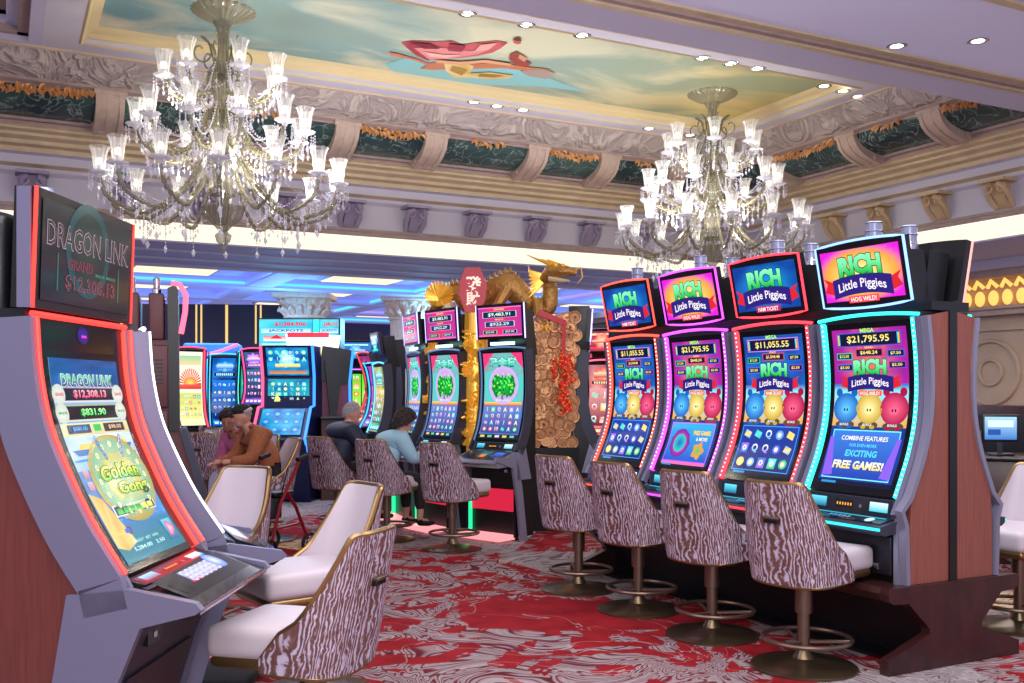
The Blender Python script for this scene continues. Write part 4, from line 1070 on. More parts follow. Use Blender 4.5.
# side profile measured from the back plane (local f = right - (-1.98))
BX=-1.92
LPR=[(BX_-BX,z) for BX_,z in ((-1.262,.895),(-1.375,1.075),(-1.47,1.275),(-1.518,1.41),(-1.548,1.575),(-1.56,1.745))]
def dragon_screen(a):
    a.rect(0,0,1,1,'#060608',l=0)
    a.grid(.10,.03,.90,.86,lambda x,y:mixf(mixf(hx('#1d64c0'),hx('#2f8ad8'),x),hx('#9fc4d8'),max(0,y*1.2-.2)) if y>.18 else hx('#1878a8'),10,30,l=1)
    a.disc(.5,.955,.045,'#1a1060','#3a20a0',l=2,sy=.7); a.rect(.47,.945,.53,.955,'#e040c0',l=6)
    a.grid(.10,.75,.90,.86,lambda x,y:mixf(hx('#0a1a50'),hx('#1a70c0'),.5+.5*noise.noise((x*4,y*3,4))),10,4,l=2)
    a.text('DRAGON LINK',.5,.775,.045,'#103050',c2='#58e08a',out='#e0d8ff',maxw=.74,l=7,bold=.03,ow=.07)
    a.rect(.10,.69,.90,.752,'#d8d8e0','#9a96b0',l=3); a.rect(.2,.697,.8,.745,'#101226',l=4); a.text('$12,308.13',.5,.721,.032,'#ff3f78',c2='#ffb0c8',maxw=.48,l=8,bold=.035)
    a.rect(.10,.615,.90,.682,'#d4d8c8','#a0b090',l=3); a.rect(.2,.622,.8,.675,'#101420',l=4); a.text('$831.90',.5,.648,.03,'#30e060',c2='#b8ffb0',maxw=.36,l=8,bold=.035)
    for v,c,s in ((.721,'#e03060','GRAND'),(.648,'#20a040','MAJOR')):
        for u in (.15,.85): a.disc(u,v,.046,'#c8d0c4','#e0e4e0',l=5,sy=.8); a.text(s,u,v,.012,c,l=8,maxw=.11,bold=.04)
    a.rect(.10,.56,.90,.608,'#d8c890','#e8dca8',l=3)
    a.rect(.16,.567,.42,.602,'#1a3a60',l=4); a.text('$680.00',.29,.584,.018,'#60b0ff',l=8,maxw=.2); a.rect(.58,.567,.84,.602,'#3a2a40',l=4); a.text('$98.00',.71,.584,.018,'#ffd0a0',l=8,maxw=.2); a.rect(.455,.572,.545,.6,'#20c050',l=4)
    # painted boats, river, temple
    a.grid(.10,.42,.90,.56,lambda x,y:mixf(hx('#7fb4d8'),hx('#d8e4d8'),.5+.5*noise.noise((x*3,y*3,9))),8,5,l=2)
    for (u,v,w) in ((.3,.49,.17),(.74,.50,.12)):
        a.poly([(u-w,v+.012),(u-w*.7,v-.012),(u+w*.7,v-.012),(u+w,v+.012)],'#1464b8',l=4); a.poly([(u-w*.6,v+.012),(u+w*.6,v+.012),(u+w*.3,v+.035),(u-w*.3,v+.035)],'#e8c860',l=4)
        a.rect(u-w*1.1,v-.035,u+w*1.1,v-.026,'#2a80d0',l=4)
    for i in range(3):
        for j in range(2): a.rect(.14+.09*i,.34+.05*j,.20+.09*i,.375+.05*j,'#c87a68','#b8b0d0',l=4)
    a.disc(.56,.365,.235,'#a89a50','#d8d090',l=5,n=36,sy=.74); a.disc(.56,.365,.21,'#70b090','#d0d090',l=6,n=36,sy=.74); a.disc(.56,.365,.14,'#c8bc60','#98c8a0',l=7,n=30,sy=.74)
    for k in range(16):
        an=k*PI/8; a.disc(.56+.185*math.cos(an)/a.w,.365+.135*math.sin(an)/a.h,.012,'#f8f4c0','#b89a40',l=8,n=8)
    for s in (-1,1):
        for k in range(5): a.disc(.56+s*(.10+.012*k),.46+.02*k,.012,'#3a4890','#90a0d8',l=8,n=8)
    a.text('Golden',.54,.39,.058,'#38b010',c2='#f0f850',out='#08400c',maxw=.58,l=12,bold=.03,ow=.075,shear=.15,arc=.008); a.text('Gong',.62,.318,.062,'#38b010',c2='#f0f850',out='#08400c',maxw=.44,l=12,bold=.03,ow=.075,shear=.15)
    a.poly([(.10,.33),(.22,.30),(.34,.10),(.2,.08),(.10,.10)],'#d8a850',l=3,c2='#f0d080')
    a.rect(.27,.215,.79,.262,'#e8e8f0','#ffffff',l=6); a.rect(.28,.219,.78,.258,'#1a2a40',l=7)
    for k in range(6): a.rect(.30+.078*k,.223,.365+.078*k,.247,'#20d050' if k<4 else '#d8d840','#108838' if k<4 else '#f4f490',l=8)
    a.text('GRAND JACKPOT',.53,.2535,.008,'#f0f0ff',l=9,maxw=.4)
    for k in range(40):
        rr=random.Random(k); a.disc(rr.uniform(.3,.88),rr.uniform(.19,.30),.006+.01*rr.random(),'#2a90e0','#6ab8f0',l=4,n=6,sy=.4)
    a.grid(.10,.03,.90,.13,lambda x,y:hx('#137a92'),2,2,l=3); a.rect(.15,.14,.35,.17,'#503840',l=5); a.rect(.27,.145,.33,.165,'#3060d0',l=6); a.rect(.17,.145,.25,.165,'#e8c850',l=6)
    a.text('CREDIT  BET  WIN',.45,.105,.012,'#9fe8f0',l=6,maxw=.4); a.text('5,284.00   2.50',.45,.075,.018,'#c8ffff',l=6,maxw=.5)
    a.rect(.74,.06,.86,.155,'#2a60a0','#58c8e0',l=5); a.disc(.80,.11,.03,'#e04070','#f0d0f0',l=6,wob=.2,k=3)
def dragon_topper(a):
    def bg(x,y):
        k=.5+.5*noise.noise((x*3,y*6,2)); return mixf(hx('#14161c'),hx('#3a3c40'),k*.7)
    a.grid(0,0,1,1,bg,12,16)
    a.disc(.48,.6,.17,'#1f4a50','#26332f',l=2,n=30); a.disc(.48,.6,.135,'#24302e','#30403a',l=3,n=30)
    for t,u,v,h,w,c in (('DRAGON LINK',.5,.68,.24,.92,'#a88c98'),('GRAND',.40,.42,.10,.34,'#b04a68'),('$12,308.13',.52,.22,.16,.70,'#a85068')):
        a.text(t,u,v,h,'#24262a',out=c,maxw=w,l=5,bold=-.005 if t[0]!='G' else .0,ow=.022)
    a.text('MAJOR  MINOR',.68,.36,.04,'#3f8a7c',l=5,maxw=.3); a.rect(.15,.12,.16,.5,'#3c6a64',l=3); a.rect(.84,.12,.85,.5,'#3c6a64',l=3)
def dragon_deck(a):
    a.rect(0,0,1,1,'#15161d','#23252e',l=1)
    a.grid(.30,.42,.86,.9,lambda x,y:mixf(hx('#b8b6d8'),hx('#7f7fa8'),.5+.5*noise.noise((x*6,y*5,0))),8,5,l=2)
    rr=random.Random(5)
    for j in range(3):
        for i in range(7): a.disc(.34+.075*i+.02*(j%2),.50+.14*j,.02,'#e8e6ff','#9a98c8',l=4,n=10,sy=.8); 
    for i in range(7): a.text(str((1,2,3,5,8,10,15)[i]),.34+.075*i,.5,.06,'#303060',l=7)
    a.rect(.28,.40,.40,.46,'#f02860',l=3); a.disc(.80,.72,.05,'#5a80e8','#e8f0ff',l=5,n=24); a.rect(.06,.2,.2,.7,'#0a0a0e',l=2)
def big_machine(label,r,f,edge,edge2,far=False):
    ax=facing(math.cos(R(2)),-math.sin(R(2))) if not far else facing(math.cos(R(24.5)),math.sin(R(24.5)))
    W_=.74
    def sidep(t,Q):
        # wood and steel flanks plus the sculpted lower cabinet
        for s in (-1,1):
            x0,x1=(-W_/2-.02,-W_/2+.0) if s<0 else (W_/2,W_/2+.02)
            b=MB()
            F=offs(Q,-.12)
            poly=[(.0,0),(-.28,0),(-.36,.2),(-(-1.44-BX+.12),.56),(-F[0][0]-.02,.83)]+[(-a,b_) for a,b_ in F[1:]]+[(0,F[-1][1]+.02)]
            b.prism(poly,x0,x1,WOODL); b.build('wood_flank',t)
            b=MB(); x2,x3=(x0-.016,x1) if s<0 else (x0,x1+.016)
            ribbon(b,x2,x3,[(BX_-BX,z) for BX_,z in ((-1.24,.80),)]+Q,-.125,.02,GREY)
            b.prism([(-.36,0),(-.50,.0),(-(-1.26-BX),.545),(-(-1.18-BX),.74),(-(-1.0-BX),.785),(-(-1.0-BX)-.02,.80),(-(-1.0-BX),.822),(-(-1.22-BX),.865),(-(-1.42-BX),.845)],x2,x3,GREY)
            b.build('steel_flank',t)
        b=MB(); b.prism([(-.30,0),(-.48,0),(-(-1.275-BX),.545),(-(-1.20-BX),.74),(-.5,.77)],-W_/2,W_/2,DGREY); b.build('lower_cabinet',t)
        b=MB(); 
        b.prism([(-.492,.02),(-(-1.263-BX)-.0,.545),(-(-1.275-BX)+.03,.545),(-.45,.02)],-.30,.30,mat('lower_door','#2e2f3c',.35,.4)); b.box(-.24,-.12,-.70,-.66,.64,.70,BLACK); b.box(-.2,-.17,-.705,-.695,.66,.68,CHROME); b.build('service_door',t)
    def top(t):
        if far: return
        make_topper(t,.76,1.972,.395,.385,R(2),dragon_topper,edge,depth=.075,arch=False,x0=.0,stalk=False,beacon=False)
        b=MB(); b.box(-.36,.40,-.28,-.02,1.72,2.10,BLACK,bev=.05); b.lathe([(.04,2.10),(.04,2.22),(.03,2.24),(.0,2.24)],mat('beacon_plastic','#8c93c8',.2),16,M=Matrix.Translation((.0,-.22,0))); b.build('topper_mount',t)
        b=MB(); b.box(-.392,-.382,-.375,-.33,1.775,2.168,GREY); b.build('topper_side',t)
    c=W(r,f+W_/2) if not far else W(r,f)
    return machine(label,(c.x,c.y,0),ax,'large curved slot machines on the left',W_,LPR,dragon_screen,z0=.02,fb=.0,frame=edge,frame2=edge2,side=GREY,
        deckz=(.805,.862),deckf=(-1.0-BX,-1.19-BX),legf=.42,legm=GREY,topper=top,dots=False,sidepanel=sidep,deck_art=dragon_deck,barw=.013,fs=2.6,trimw=.022,edge_tube=.008,bow=0)
big_machine('large red-lit curved slot machine in the left foreground, reading Golden Gong',BX,3.27,'#ff3028','#ff3a30')
big_machine('curved slot machine with white light edge, turned away directly behind the red-lit one',-1.985,4.26,'#e8ecff','#f4f6ff',True)
b=MB(); b.box(-.2,.2,-.18,.18,0,.07,mat('rubber_mat','#24262b',.8),bev=.02); 
p=W(-1.5,5.15); tag(b.build('foot_plinth',loc=(p.x,p.y,0),rz=facing(1,0)),'low black foot plinth on the carpet before the left-hand machines','plinth')
# three ivory stools of the left row
copy_tree(s0,loc=W(-.775,3.86),rz=facing(-.955,.30),label='nearest ivory stool, its red-and-lavender zebra back turned to us',group='stools on the left').scale=(.955,)*3
copy_tree(s0,loc=W(-.98,4.98),rz=facing(-.80,-.60),label='ivory stool standing behind the nearest zebra-backed one, padded inside showing',group='stools on the left')
copy_tree(s0,loc=W(-1.78,6.05),rz=facing(-.42,-.91),label='ivory stool beside the red walking frame, empty, padded inside facing us',group='stools on the left')
# brown tower: end of a back-to-back bank
c=W(-2.93,8.0)
t=thing('slot_machine','brown vented end of a back-to-back slot bank, rising behind the white-edged machine','slot machine',(c.x,c.y,0),facing(.95,.31))
b=MB()
b.prism([(.19,.0),(-.02,0),(-.47,.0),(-.47,.5),(-.26,1.2),(-.18,1.42),(-.18,1.78),(-.18,1.9),(.19,1.9)],-.36,.3,BROWN); b.build('cabinet',t)
for y0,y1 in ((-.175,-.004),(.004,.175)):
    b=MB(); b.box(-.385,-.36,y0,y1,.9,1.36,BROWN,bev=.01); b.box(-.395,-.36,y0,y1,1.38,1.86,BROWN,bev=.012)
    for k in range(7): b.box(-.398,-.39,y0+.035,y1-.035,1.56+.03*k,1.572+.03*k,BLACK)
    b.box(-.38,.2,y0+.03,y1-.03,1.9,2.26,BROWN,bev=.015); b.build('vented_panel',t)
    b=MB(); b.lathe([(.05,2.26),(.05,2.30),(.035,2.31),(.04,2.38),(.0,2.40)],CHROME,14,M=Matrix.Translation((-.25,(y0+y1)/2,0))@Matrix.Diagonal((.7,.7,1,1))); b.build('beacon_light',t)
b=MB(); b.prism([(-.18,1.2),(-.26,1.2),(-.25,2.28),(-.23,2.33),(-.17,2.30)],-.38,.3,BLACK); b.prism([(-.47,.45),(-.26,1.2),(-.31,1.22),(-.54,.45)],-.39,.3,DGREY); b.build('screen_housing',t)
b=MB(); b.tube([(-.38,-.27,1.95),(-.38,-.30,2.12),(-.38,-.305,2.25),(-.38,-.26,2.33),(-.38,-.2,2.34)],.02,glow('pink_lamp','#ff5a78',2.2),8); b.build('topper_light',t)
# ================================================================ central pod with the coin column
def pod_screen(a):
    a.rect(0,0,1,1,'#07080c',l=0)
    def bg(x,y):
        s=.5+.5*noise.noise((x*4,y*8,3))
        if y>.42:
            d=math.hypot(x-.5,(y-.62)*1.5); return mixf(mixf(hx('#9a70c0'),hx('#48d0c8'),d*2.4),hx('#b04a80'),max(0,d*2.2-.9)+.3*(s>.62))
        return mixf(hx('#284a98'),hx('#6a8ad0'),s)
    a.grid(.05,.03,.95,.97,bg,12,30,l=1)
    a.poly([(.05,.97),(.05,.80),(.3,.97)],'#e83a78',l=2); a.poly([(.95,.97),(.7,.97),(.95,.80)],'#e83a78',l=2)
    a.text('發金樹',.5,.87,.10,'#20c0a0',c2='#b0fff0',out='#0a5048',maxw=.78,l=6,bold=.03,ow=.08)
    a.disc(.5,.62,.20,'#d0b0e8','#b080d0',l=3,n=30); a.disc(.5,.62,.16,'#0a7a2a','#20b840',l=4,n=26,wob=.05,k=11)
    rr=random.Random(2)
    for k in range(60):
        q=rr.random()*2*PI; r=.145*math.sqrt(rr.random()); a.disc(.5+r*math.cos(q)/a.w,.625+r*math.sin(q)/a.h,.013,rr.choice(['#10c030','#60ff70','#0a7020','#a0ff60']),l=5+k%3,n=7)
    a.rect(.48,.46,.52,.53,'#8a5a20',l=5); a.text('MEGA  BONUS',.5,.455,.02,'#c0ffe0',l=6,maxw=.4)
    a.rect(.07,.40,.93,.435,'#e07030','#ffd060',l=3)
    a.rect(.07,.09,.93,.395,'#3a4a90','#7080c8',l=3)
    reels(a,.08,.10,.92,.39,6,4,11,['#60d8ff','#d060e0','#f8e080','#50e0a0','#f06080','#a0c0ff'],l=5,grid='#203070')
    a.rect(.05,.03,.95,.075,'#181828',l=3)
    for k in range(5): a.rect(.1+.17*k,.04,.2+.17*k,.065,('#e0d060','#60d0a0','#e0e0f0')[k%3],l=4)
def pod_topper(a):
    a.grid(0,0,1,1,lambda x,y:mixf(hx('#e8306a'),hx('#7a3ab0'),abs(x-.5)*1.2+.3*noise.noise((x*4,y*4,7))),8,8)
    for v in (0,1): a.rect(0,v-.04*v,1,v+.05*(1-v),'#ff70c0',l=2)
    a.text('GRAND',.5,.92,.06,'#fff0a0',out='#801040',l=5,maxw=.3); money(a,'$9,483.91',.5,.74,.2,.76,fr='#f0f0ff',c='#ffffff',c2='#b0fff0',bg='#14284a',l=3)
    a.text('MAJOR',.5,.565,.05,'#fff0a0',out='#801040',l=5,maxw=.24); money(a,'$922.29',.5,.41,.18,.66,fr='#f0f0ff',c='#ffffff',c2='#c0e8ff',bg='#1a3a6a',l=3)
    money(a,'$50.00',.27,.14,.11,.30,fr='#60f0a0',c='#a0ffb0',c2='#e0ffe0',l=3); money(a,'$25.00',.73,.14,.11,.30,fr='#80d0ff',c='#a0e0ff',c2='#ffffff',l=3)
PPR=[(.25,1.0),(.195,1.12),(.155,1.28),(.135,1.45),(.13,1.62),(.14,1.78),(.16,1.93)]
GREEN=glow('green_foot_glow','#20e08a',1.6); PINKF=glow('pink_foot_shelf','#ff9aa0',1.0); REDG=glow('red_panel_glow','#d02040',.9)
def pod_side(t,Q):
    h=.33
    for s in (-1,1):
        b=MB(); x0,x1=(h-.03,h) if s>0 else (-h,-h+.03)
        b.prism([(-.0,0),(-.14,0),(-.22,.55),(-.30,.84),(-.60,.86),(-.62,.82),(-.36,.74),(-.29,.4),(-.24,0)],x0,x1,LGREY); b.build('leg_panel',t)
    b=MB(); b.box(-h+.04,h-.04,-.30,.0,.04,.80,BLACK); b.build('lower_cabinet',t)
    b=MB(); b.box(-h+.05,h-.05,-.312,-.30,.30,.52,REDG); b.build('red_panel',t)
    b=MB(); b.box(-h+.05,h-.05,-.52,-.28,.02,.07,PINKF); b.build('foot_shelf',t)
    b=MB(); b.box(-h+.03,-h+.045,-.34,-.3,.05,.5,GREEN); b.build('green_light',t)
    b=MB(); b.box(-.16,.16,-.16,-.14,1.985,2.015,glow('mint_lamp','#b8fff0',2.5)); b.build('status_light',t)
def pod_deck(a):
    a.rect(0,0,1,1,'#1a1c22','#2c3038',l=1); a.rect(.36,.3,.62,.85,'#122838','#1d6a78',l=2); a.disc(.2,.5,.05,'#08080a','#30343c',l=2,n=20); a.rect(.42,.35,.55,.6,'#e08030',l=3); a.rect(.7,.4,.92,.8,'#102048','#3a70f0',l=2)
def pod_machine(label,r,f,ang,w=.66):
    p=W(r,f)
    def top(t): make_topper(t,.66,2.225,.36,.19,R(4),pod_topper,'#b8b0ff',arch=False,beacon=False,stalk=True)
    return machine(label,(p.x,p.y,0),facing(-math.sin(R(ang)),-math.cos(R(ang))),'coin-tree slot machines round the golden column',w,PPR,pod_screen,z0=.62,fb=.0,frame='#6080b0',side=DGREY,
        deckz=(.80,.90),deckf=(.60,.30),legf=.30,legm=LGREY,topper=top,dots=False,deck_art=pod_deck,sidepanel=pod_side,fs=.8,barw=.012,trimw=.016,deckcol=LGREY)
pod_machine('coin-tree slot machine facing us, widest of those round the golden coin column',-.0,10.42,41)
pod_machine('coin-tree slot machine second from the dragon statue, half turned away',-.62,11.0,54)
pod_machine('coin-tree slot machine furthest round the column, seen almost edge-on',-1.0,11.66,70)
pd=pod_machine('coin-tree slot machine turned away beside the red firecrackers, only its dark side visible',0.70,11.22,-86)
b=MB(); b.box(-.31,.31,-.17,.06,1.95,2.44,BLACK,bev=.01); b.build('topper_back',pd)
# the coin column
pc=W(.46,11.15)
t=thing('coin_column','round column covered in copper coins rising between the coin-tree machines','column',(pc.x,pc.y,0),facing(.12,-1))
b=MB(); b.box(-.30,.22,-.36,.25,0,.9,BLACK); b.build('base_cabinet',t)
b=MB(); b.box(-.26,.18,-.28,.2,.9,2.32,mat('copper_core','#7a5236',.5,.6),bev=.05); b.build('core',t)
cm=MB(); cm.lathe([(0,-.004),(.05,-.004),(.056,-.016),(.068,-.018),(.072,-.01),(.072,.01)],COIN,20,M=Matrix.Rotation(-PI/2,4,'X'))
cm.box(-.014,.014,-.02,.0,-.03,.03,COIN); cm.box(-.03,.03,-.02,.0,-.012,.012,COIN)
coin=None; rr=random.Random(4)
for j in range(16):
    for i in range(5):
        x=-.245+.095*i+(.05 if j%2 else 0)+rr.uniform(-.02,.02); z=.97+.088*j+rr.uniform(-.02,.02)
        if x>.2: continue
        if coin is None: coin=cm.build('coin',t); o=coin
        else: o=coin.copy(); COL.objects.link(o); o.parent=t
        o.location=(x,-.31-rr.uniform(0,.03),z); o.rotation_euler=(rr.uniform(-.13,.13),rr.uniform(-3,3),rr.uniform(-.13,.13))
# gold ingots and chains between the machines
b=MB(); rr=random.Random(8)
for (r0,f0) in ((-.395,10.72),(-.83,11.32)):
    for k in range(120):
        z=.95+1.2*rr.random(); r=r0+rr.uniform(-.13,.13); q=W(r,f0+rr.uniform(-.12,.05),z)
        M=Matrix.Translation(q)@Matrix.Rotation(rr.uniform(0,3),4,'Z')@Matrix.Rotation(rr.uniform(0,3),4,'X')
        if k%3: b.lathe([(.0,-.006),(.05,-.006),(.05,.006),(.0,.006)],GOLD,10,M=M)
        else: b.box(-.05,.05,-.02,.02,-.012,.012,GOLD,M=M,bev=.004)
    q0=W(r0,f0+.08); b.lathe([(.14,.85),(.15,1.5),(.12,2.35)],GOLD,12,M=Matrix.Translation(q0),cap=True)
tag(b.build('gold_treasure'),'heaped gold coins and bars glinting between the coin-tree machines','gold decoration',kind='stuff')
# dragon sculpture on top
def tubeW(b,pts,rad,m,seg=12,flat=1): b.tube([W(*p) for p in pts],.1,m,seg,rad=rad,flat=flat)
SCAL=mat('scaly_gold','#b98a4a',.4,.6,bump=.8,bscale=28); PALE=mat('pale_gold_belly','#e6d2a4',.45,.2)
t=thing('dragon_statue','golden dragon sculpture coiled over the coin-tree machines, head at the right','statue',W(.1,11.0,2.3))
def kid(b,n): o=b.build(n); o.parent=t; o.matrix_parent_inverse=Matrix.Translation(-Vector(W(.1,11.0,2.3))); return o
def body(pts,rads):
    Q=[];Rr=[];P=[Vector(p) for p in pts];n=len(P)
    for i in range(n-1):
        a=P[max(i-1,0)];c=P[i];d=P[i+1];e=P[min(i+2,n-1)]
        for k in range(8):
            u=k/8; Q.append(.5*((2*c)+(d-a)*u+(2*a-5*c+4*d-e)*u*u+(-a+3*c-3*d+e)*u**3)); Rr.append(rads[i]*(1-u)+rads[i+1]*u)
    Q.append(P[-1]);Rr.append(rads[-1]); return Q,Rr
Q,Rr=body([(-.95,11.2,2.30),(-.80,11.1,2.50),(-.62,11.1,2.60),(-.45,11.1,2.45),(-.25,11.1,2.60),(-.02,11.05,2.66),(.15,11.05,2.50),(.25,11.05,2.42),(.40,11.0,2.42),(.42,11.0,2.60),(.40,10.95,2.72)],[.04,.07,.09,.10,.13,.15,.12,.08,.08,.09,.07])
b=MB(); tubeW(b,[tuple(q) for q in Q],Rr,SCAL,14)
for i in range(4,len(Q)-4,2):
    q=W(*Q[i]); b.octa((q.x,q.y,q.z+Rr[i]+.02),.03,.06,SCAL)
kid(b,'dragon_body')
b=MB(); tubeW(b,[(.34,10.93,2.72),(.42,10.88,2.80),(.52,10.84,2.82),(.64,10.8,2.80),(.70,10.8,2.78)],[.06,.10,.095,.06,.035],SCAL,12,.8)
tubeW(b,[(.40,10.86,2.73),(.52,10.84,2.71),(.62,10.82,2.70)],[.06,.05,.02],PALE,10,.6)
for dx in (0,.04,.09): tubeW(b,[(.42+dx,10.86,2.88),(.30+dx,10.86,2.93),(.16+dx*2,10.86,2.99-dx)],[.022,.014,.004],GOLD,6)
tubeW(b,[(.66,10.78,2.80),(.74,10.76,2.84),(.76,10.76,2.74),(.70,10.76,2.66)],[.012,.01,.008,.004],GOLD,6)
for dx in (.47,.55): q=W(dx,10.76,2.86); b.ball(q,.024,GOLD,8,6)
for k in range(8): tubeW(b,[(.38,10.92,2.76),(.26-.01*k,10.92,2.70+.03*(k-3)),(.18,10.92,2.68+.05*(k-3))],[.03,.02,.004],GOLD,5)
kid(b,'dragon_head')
b=MB()
for k in range(26):
    a=k*.24; tubeW(b,[(-.80,11.0,2.52),(-.80+.16*math.cos(a),11.0-.05*math.sin(k),2.58+.14*math.sin(a))],[.04,.012],GOLD,5)
tubeW(b,[(-.70,11.0,2.45),(-.62,10.95,2.28)],[.08,.05],PALE,8); kid(b,'curled_tail')
b=MB(); tubeW(b,[(-.05,10.9,2.62),(-.15,10.85,2.44),(-.05,10.8,2.38)],[.08,.06,.04],SCAL,8); b2=MB(); tubeW(b2,[(.28,10.95,2.5),(.30,10.85,2.3),(.36,10.8,2.22)],[.07,.05,.03],SCAL,8)
for dx in (-.03,0,.03): tubeW(b,[(-.05+dx,10.8,2.38),(-.05+dx*2,10.74,2.32)],[.018,.004],GOLD,5)
kid(b,'claw'); b=b2
for dx in (-.03,0,.03): tubeW(b,[(.36+dx,10.8,2.22),(.37+dx*2,10.74,2.15)],[.018,.004],GOLD,5)
kid(b,'claw')
# red hexagonal fortune sign
q=W(-.40,10.75,2.60)
t=thing('fortune_sign','red hexagonal fortune sign with pale character held beside the golden dragon','sign',q,facing(.05,-1))
b=MB(); b.prism([(-.10,.24),(.06,.24),(.13,.05),(.11,-.12),(.03,-.24),(-.10,-.24),(-.17,-.06),(-.16,.1)],0,.2,REDP,'y'); b.build('panel',t)
a=Art(lambda u,v,o:((u-.5)*.3-.02,-.004-o,(v-.5)*.48),.3,.48); a.text('發',.5,.62,.34,'#ffe0d0',l=3,bold=.03,maxw=.6); a.text('財',.5,.30,.28,'#ffd0c0',l=3,bold=.03,maxw=.5); a.build('painted_character',t)
# firecracker string and red ribbon
q=W(.55,10.72,1.8)
t=thing('firecracker_string','string of red firecrackers hanging on the coin-covered column','decoration',q,facing(.1,-1))
rr=random.Random(12); fc=None
for k in range(46):
    z=.10-.62*(k/46)**1.0; w=.11*math.sin(min(1,(k+4)/30)*PI*.9)+.02; x=rr.uniform(-w,w)+.03*(k/46)
    if fc is None:
        m=MB(); m.lathe([(0,-.045),(.016,-.045),(.016,.045),(0,.045)],mat('firecracker_red','#d01c1c',.45,emit='#c01010',es=.2),8); m.lathe([(.017,-.035),(.017,-.028)],GOLD,8); m.lathe([(.017,.028),(.017,.035)],GOLD,8); fc=m.build('firecracker',t); o=fc
    else: o=fc.copy(); COL.objects.link(o); o.parent=t
    o.location=(x,rr.uniform(-.04,.02),z); o.rotation_euler=(rr.uniform(-.5,.5),rr.choice((-1,1))*rr.uniform(.2,1.0),0)
b=MB(); b.tube([(0,.02,.45),(.01,0,.2),(.02,0,-.5)],.006,REDP,5); b.build('cord',t)
b=MB(); b.prism([(-.02,.05),(.02,.05),(.03,.46),(-.01,.48)],-.01,0,REDP,'y'); b.prism([(-.28,.52),(.0,.42),(.02,.47),(-.26,.58)],-.03,-.01,REDP,'y'); b.build('ribbon',t)
# stools of the pod
copy_tree(s0,loc=W(-.57,9.55),rz=facing(.52,.85),label='empty zebra-backed stool standing at the widest coin-tree machine',group='stools at the pod')
copy_tree(s0,loc=W(-1.27,10.15),rz=facing(.5,.86),label='zebra-backed stool carrying the dark-haired person',group='stools at the pod')
copy_tree(s0,loc=W(-1.87,10.75),rz=facing(.62,.78),label='zebra-backed stool carrying the grey-haired person',group='stools at the pod')
copy_tree(s0,loc=W(-1.45,12.9),rz=facing(-.6,-.8),label='pale stool beyond the dark-haired person, padded inside showing',group='stools at the pod')
# ================================================================ machines further back
GP=[(.30,.95),(.235,1.12),(.20,1.32),(.19,1.52),(.20,1.70),(.22,1.86)]
def g_art(seed,c1,c2,pal,nr=5,nc=5,title=True):
    def f(a):
        a.rect(0,0,1,1,'#050608',l=0)
        a.grid(.05,.03,.95,.97,lambda x,y:mixf(hx(c1),hx(c2),.5+.9*noise.noise((x*2.5,y*5,seed*1.7))),8,16,l=1)
        if title:
            a.disc(.5,.84,.14,pal[0],pal[1],l=2,sy=.6,wob=.15,k=8,n=32); a.rect(.2,.80,.8,.87,pal[2],pal[1],l=3); a.frame(.1,.70,.9,.77,.006,pal[0],l=3)
            a.rect(.14,.715,.86,.755,'#101830',l=3)
            for k in range(9): a.rect(.2+.068*k,.72,.245+.068*k,.75,pal[1],l=4)
        a.rect(.07,.16,.93,.66,c1,c2,l=3); reels(a,.08,.17,.92,.65,nc,nr,seed,pal,l=4,grid='#0a1030')
        a.rect(.07,.05,.93,.13,pal[2],pal[0],l=3)
        for k in range(4): a.rect(.12+.2*k,.07,.26+.2*k,.11,pal[1],l=4)
    return f
def sun_art(a):
    a.rect(0,0,1,1,'#050608',l=0); a.rect(.04,.03,.96,.97,'#f0e8c0','#fff6e0',l=1)
    a.rect(.1,.80,.9,.92,'#f0d8a0','#90d0a0',l=2)
    for k in range(16):
        an=PI*k/16; a.poly([(.5,.56),(.5+.42*math.cos(an),.56+.2*math.sin(an)),(.5+.42*math.cos(an+.1),.56+.2*math.sin(an+.1))],'#e02830',l=3)
    a.disc(.5,.58,.1,'#f08030','#ffe070',l=5,sy=.8); a.rect(.08,.50,.92,.56,'#d83040','#f06050',l=6); a.rect(.08,.12,.92,.45,'#f4e890','#c8e070',l=3)
    reels(a,.1,.14,.9,.44,5,4,3,['#f07040','#40b0a0','#e04050','#e0b020','#60a0d0'],l=4)
def small_topper(w,zc,hh,c1,c2,pal,edge,seed):
    def ar(a):
        a.grid(0,0,1,1,lambda x,y:mixf(hx(c1),hx(c2),.5+.8*noise.noise((x*3,y*3,seed))),8,6); a.disc(.5,.5,.11,pal[0],pal[1],l=2,wob=.15,k=6,sy=.9); a.rect(.2,.42,.8,.56,pal[2],pal[1],l=3); a.rect(.1,.1,.9,.2,pal[0],l=2); a.rect(.1,.8,.9,.9,pal[1],l=2)
    return lambda t: make_topper(t,w,zc,hh,.26,R(8),ar,edge,arch=False,beacon=False)
TEAL=['#30e8d0','#c8fff0','#1870b8','#f0e060','#e04080']; BLUEP=['#2aa0ff','#c0f4ff','#1840c0','#ffe070','#80ffe0']; REDPAL=['#ff4050','#ffe0b0','#c01848','#ffc040','#60e0e0']; GRN=['#60e020','#f0ff80','#e02828','#ffb020','#20a040']; PUR=['#c060ff','#ffe0ff','#5030c0','#60e0ff','#ff80b0']
def gm(label,r,f,fr,ff,edge,art,topper=None,w=.66,prof=GP,group=None,e2=None,sd=DGREY,**k):
    p=W(r,f)
    return machine(label,(p.x,p.y,0),facing(fr,ff),group,w,prof,art,z0=.0,fb=.05,frame=edge,frame2=e2,side=sd,deckz=(.80,.88),deckf=(.52,.32),legf=.32,legm=DGREY,topper=topper,dots=False,panel=False,fs=1.8,barw=.02,trimw=.02,**k)
def G(px,d): return ((px-512)/1000*d,d)
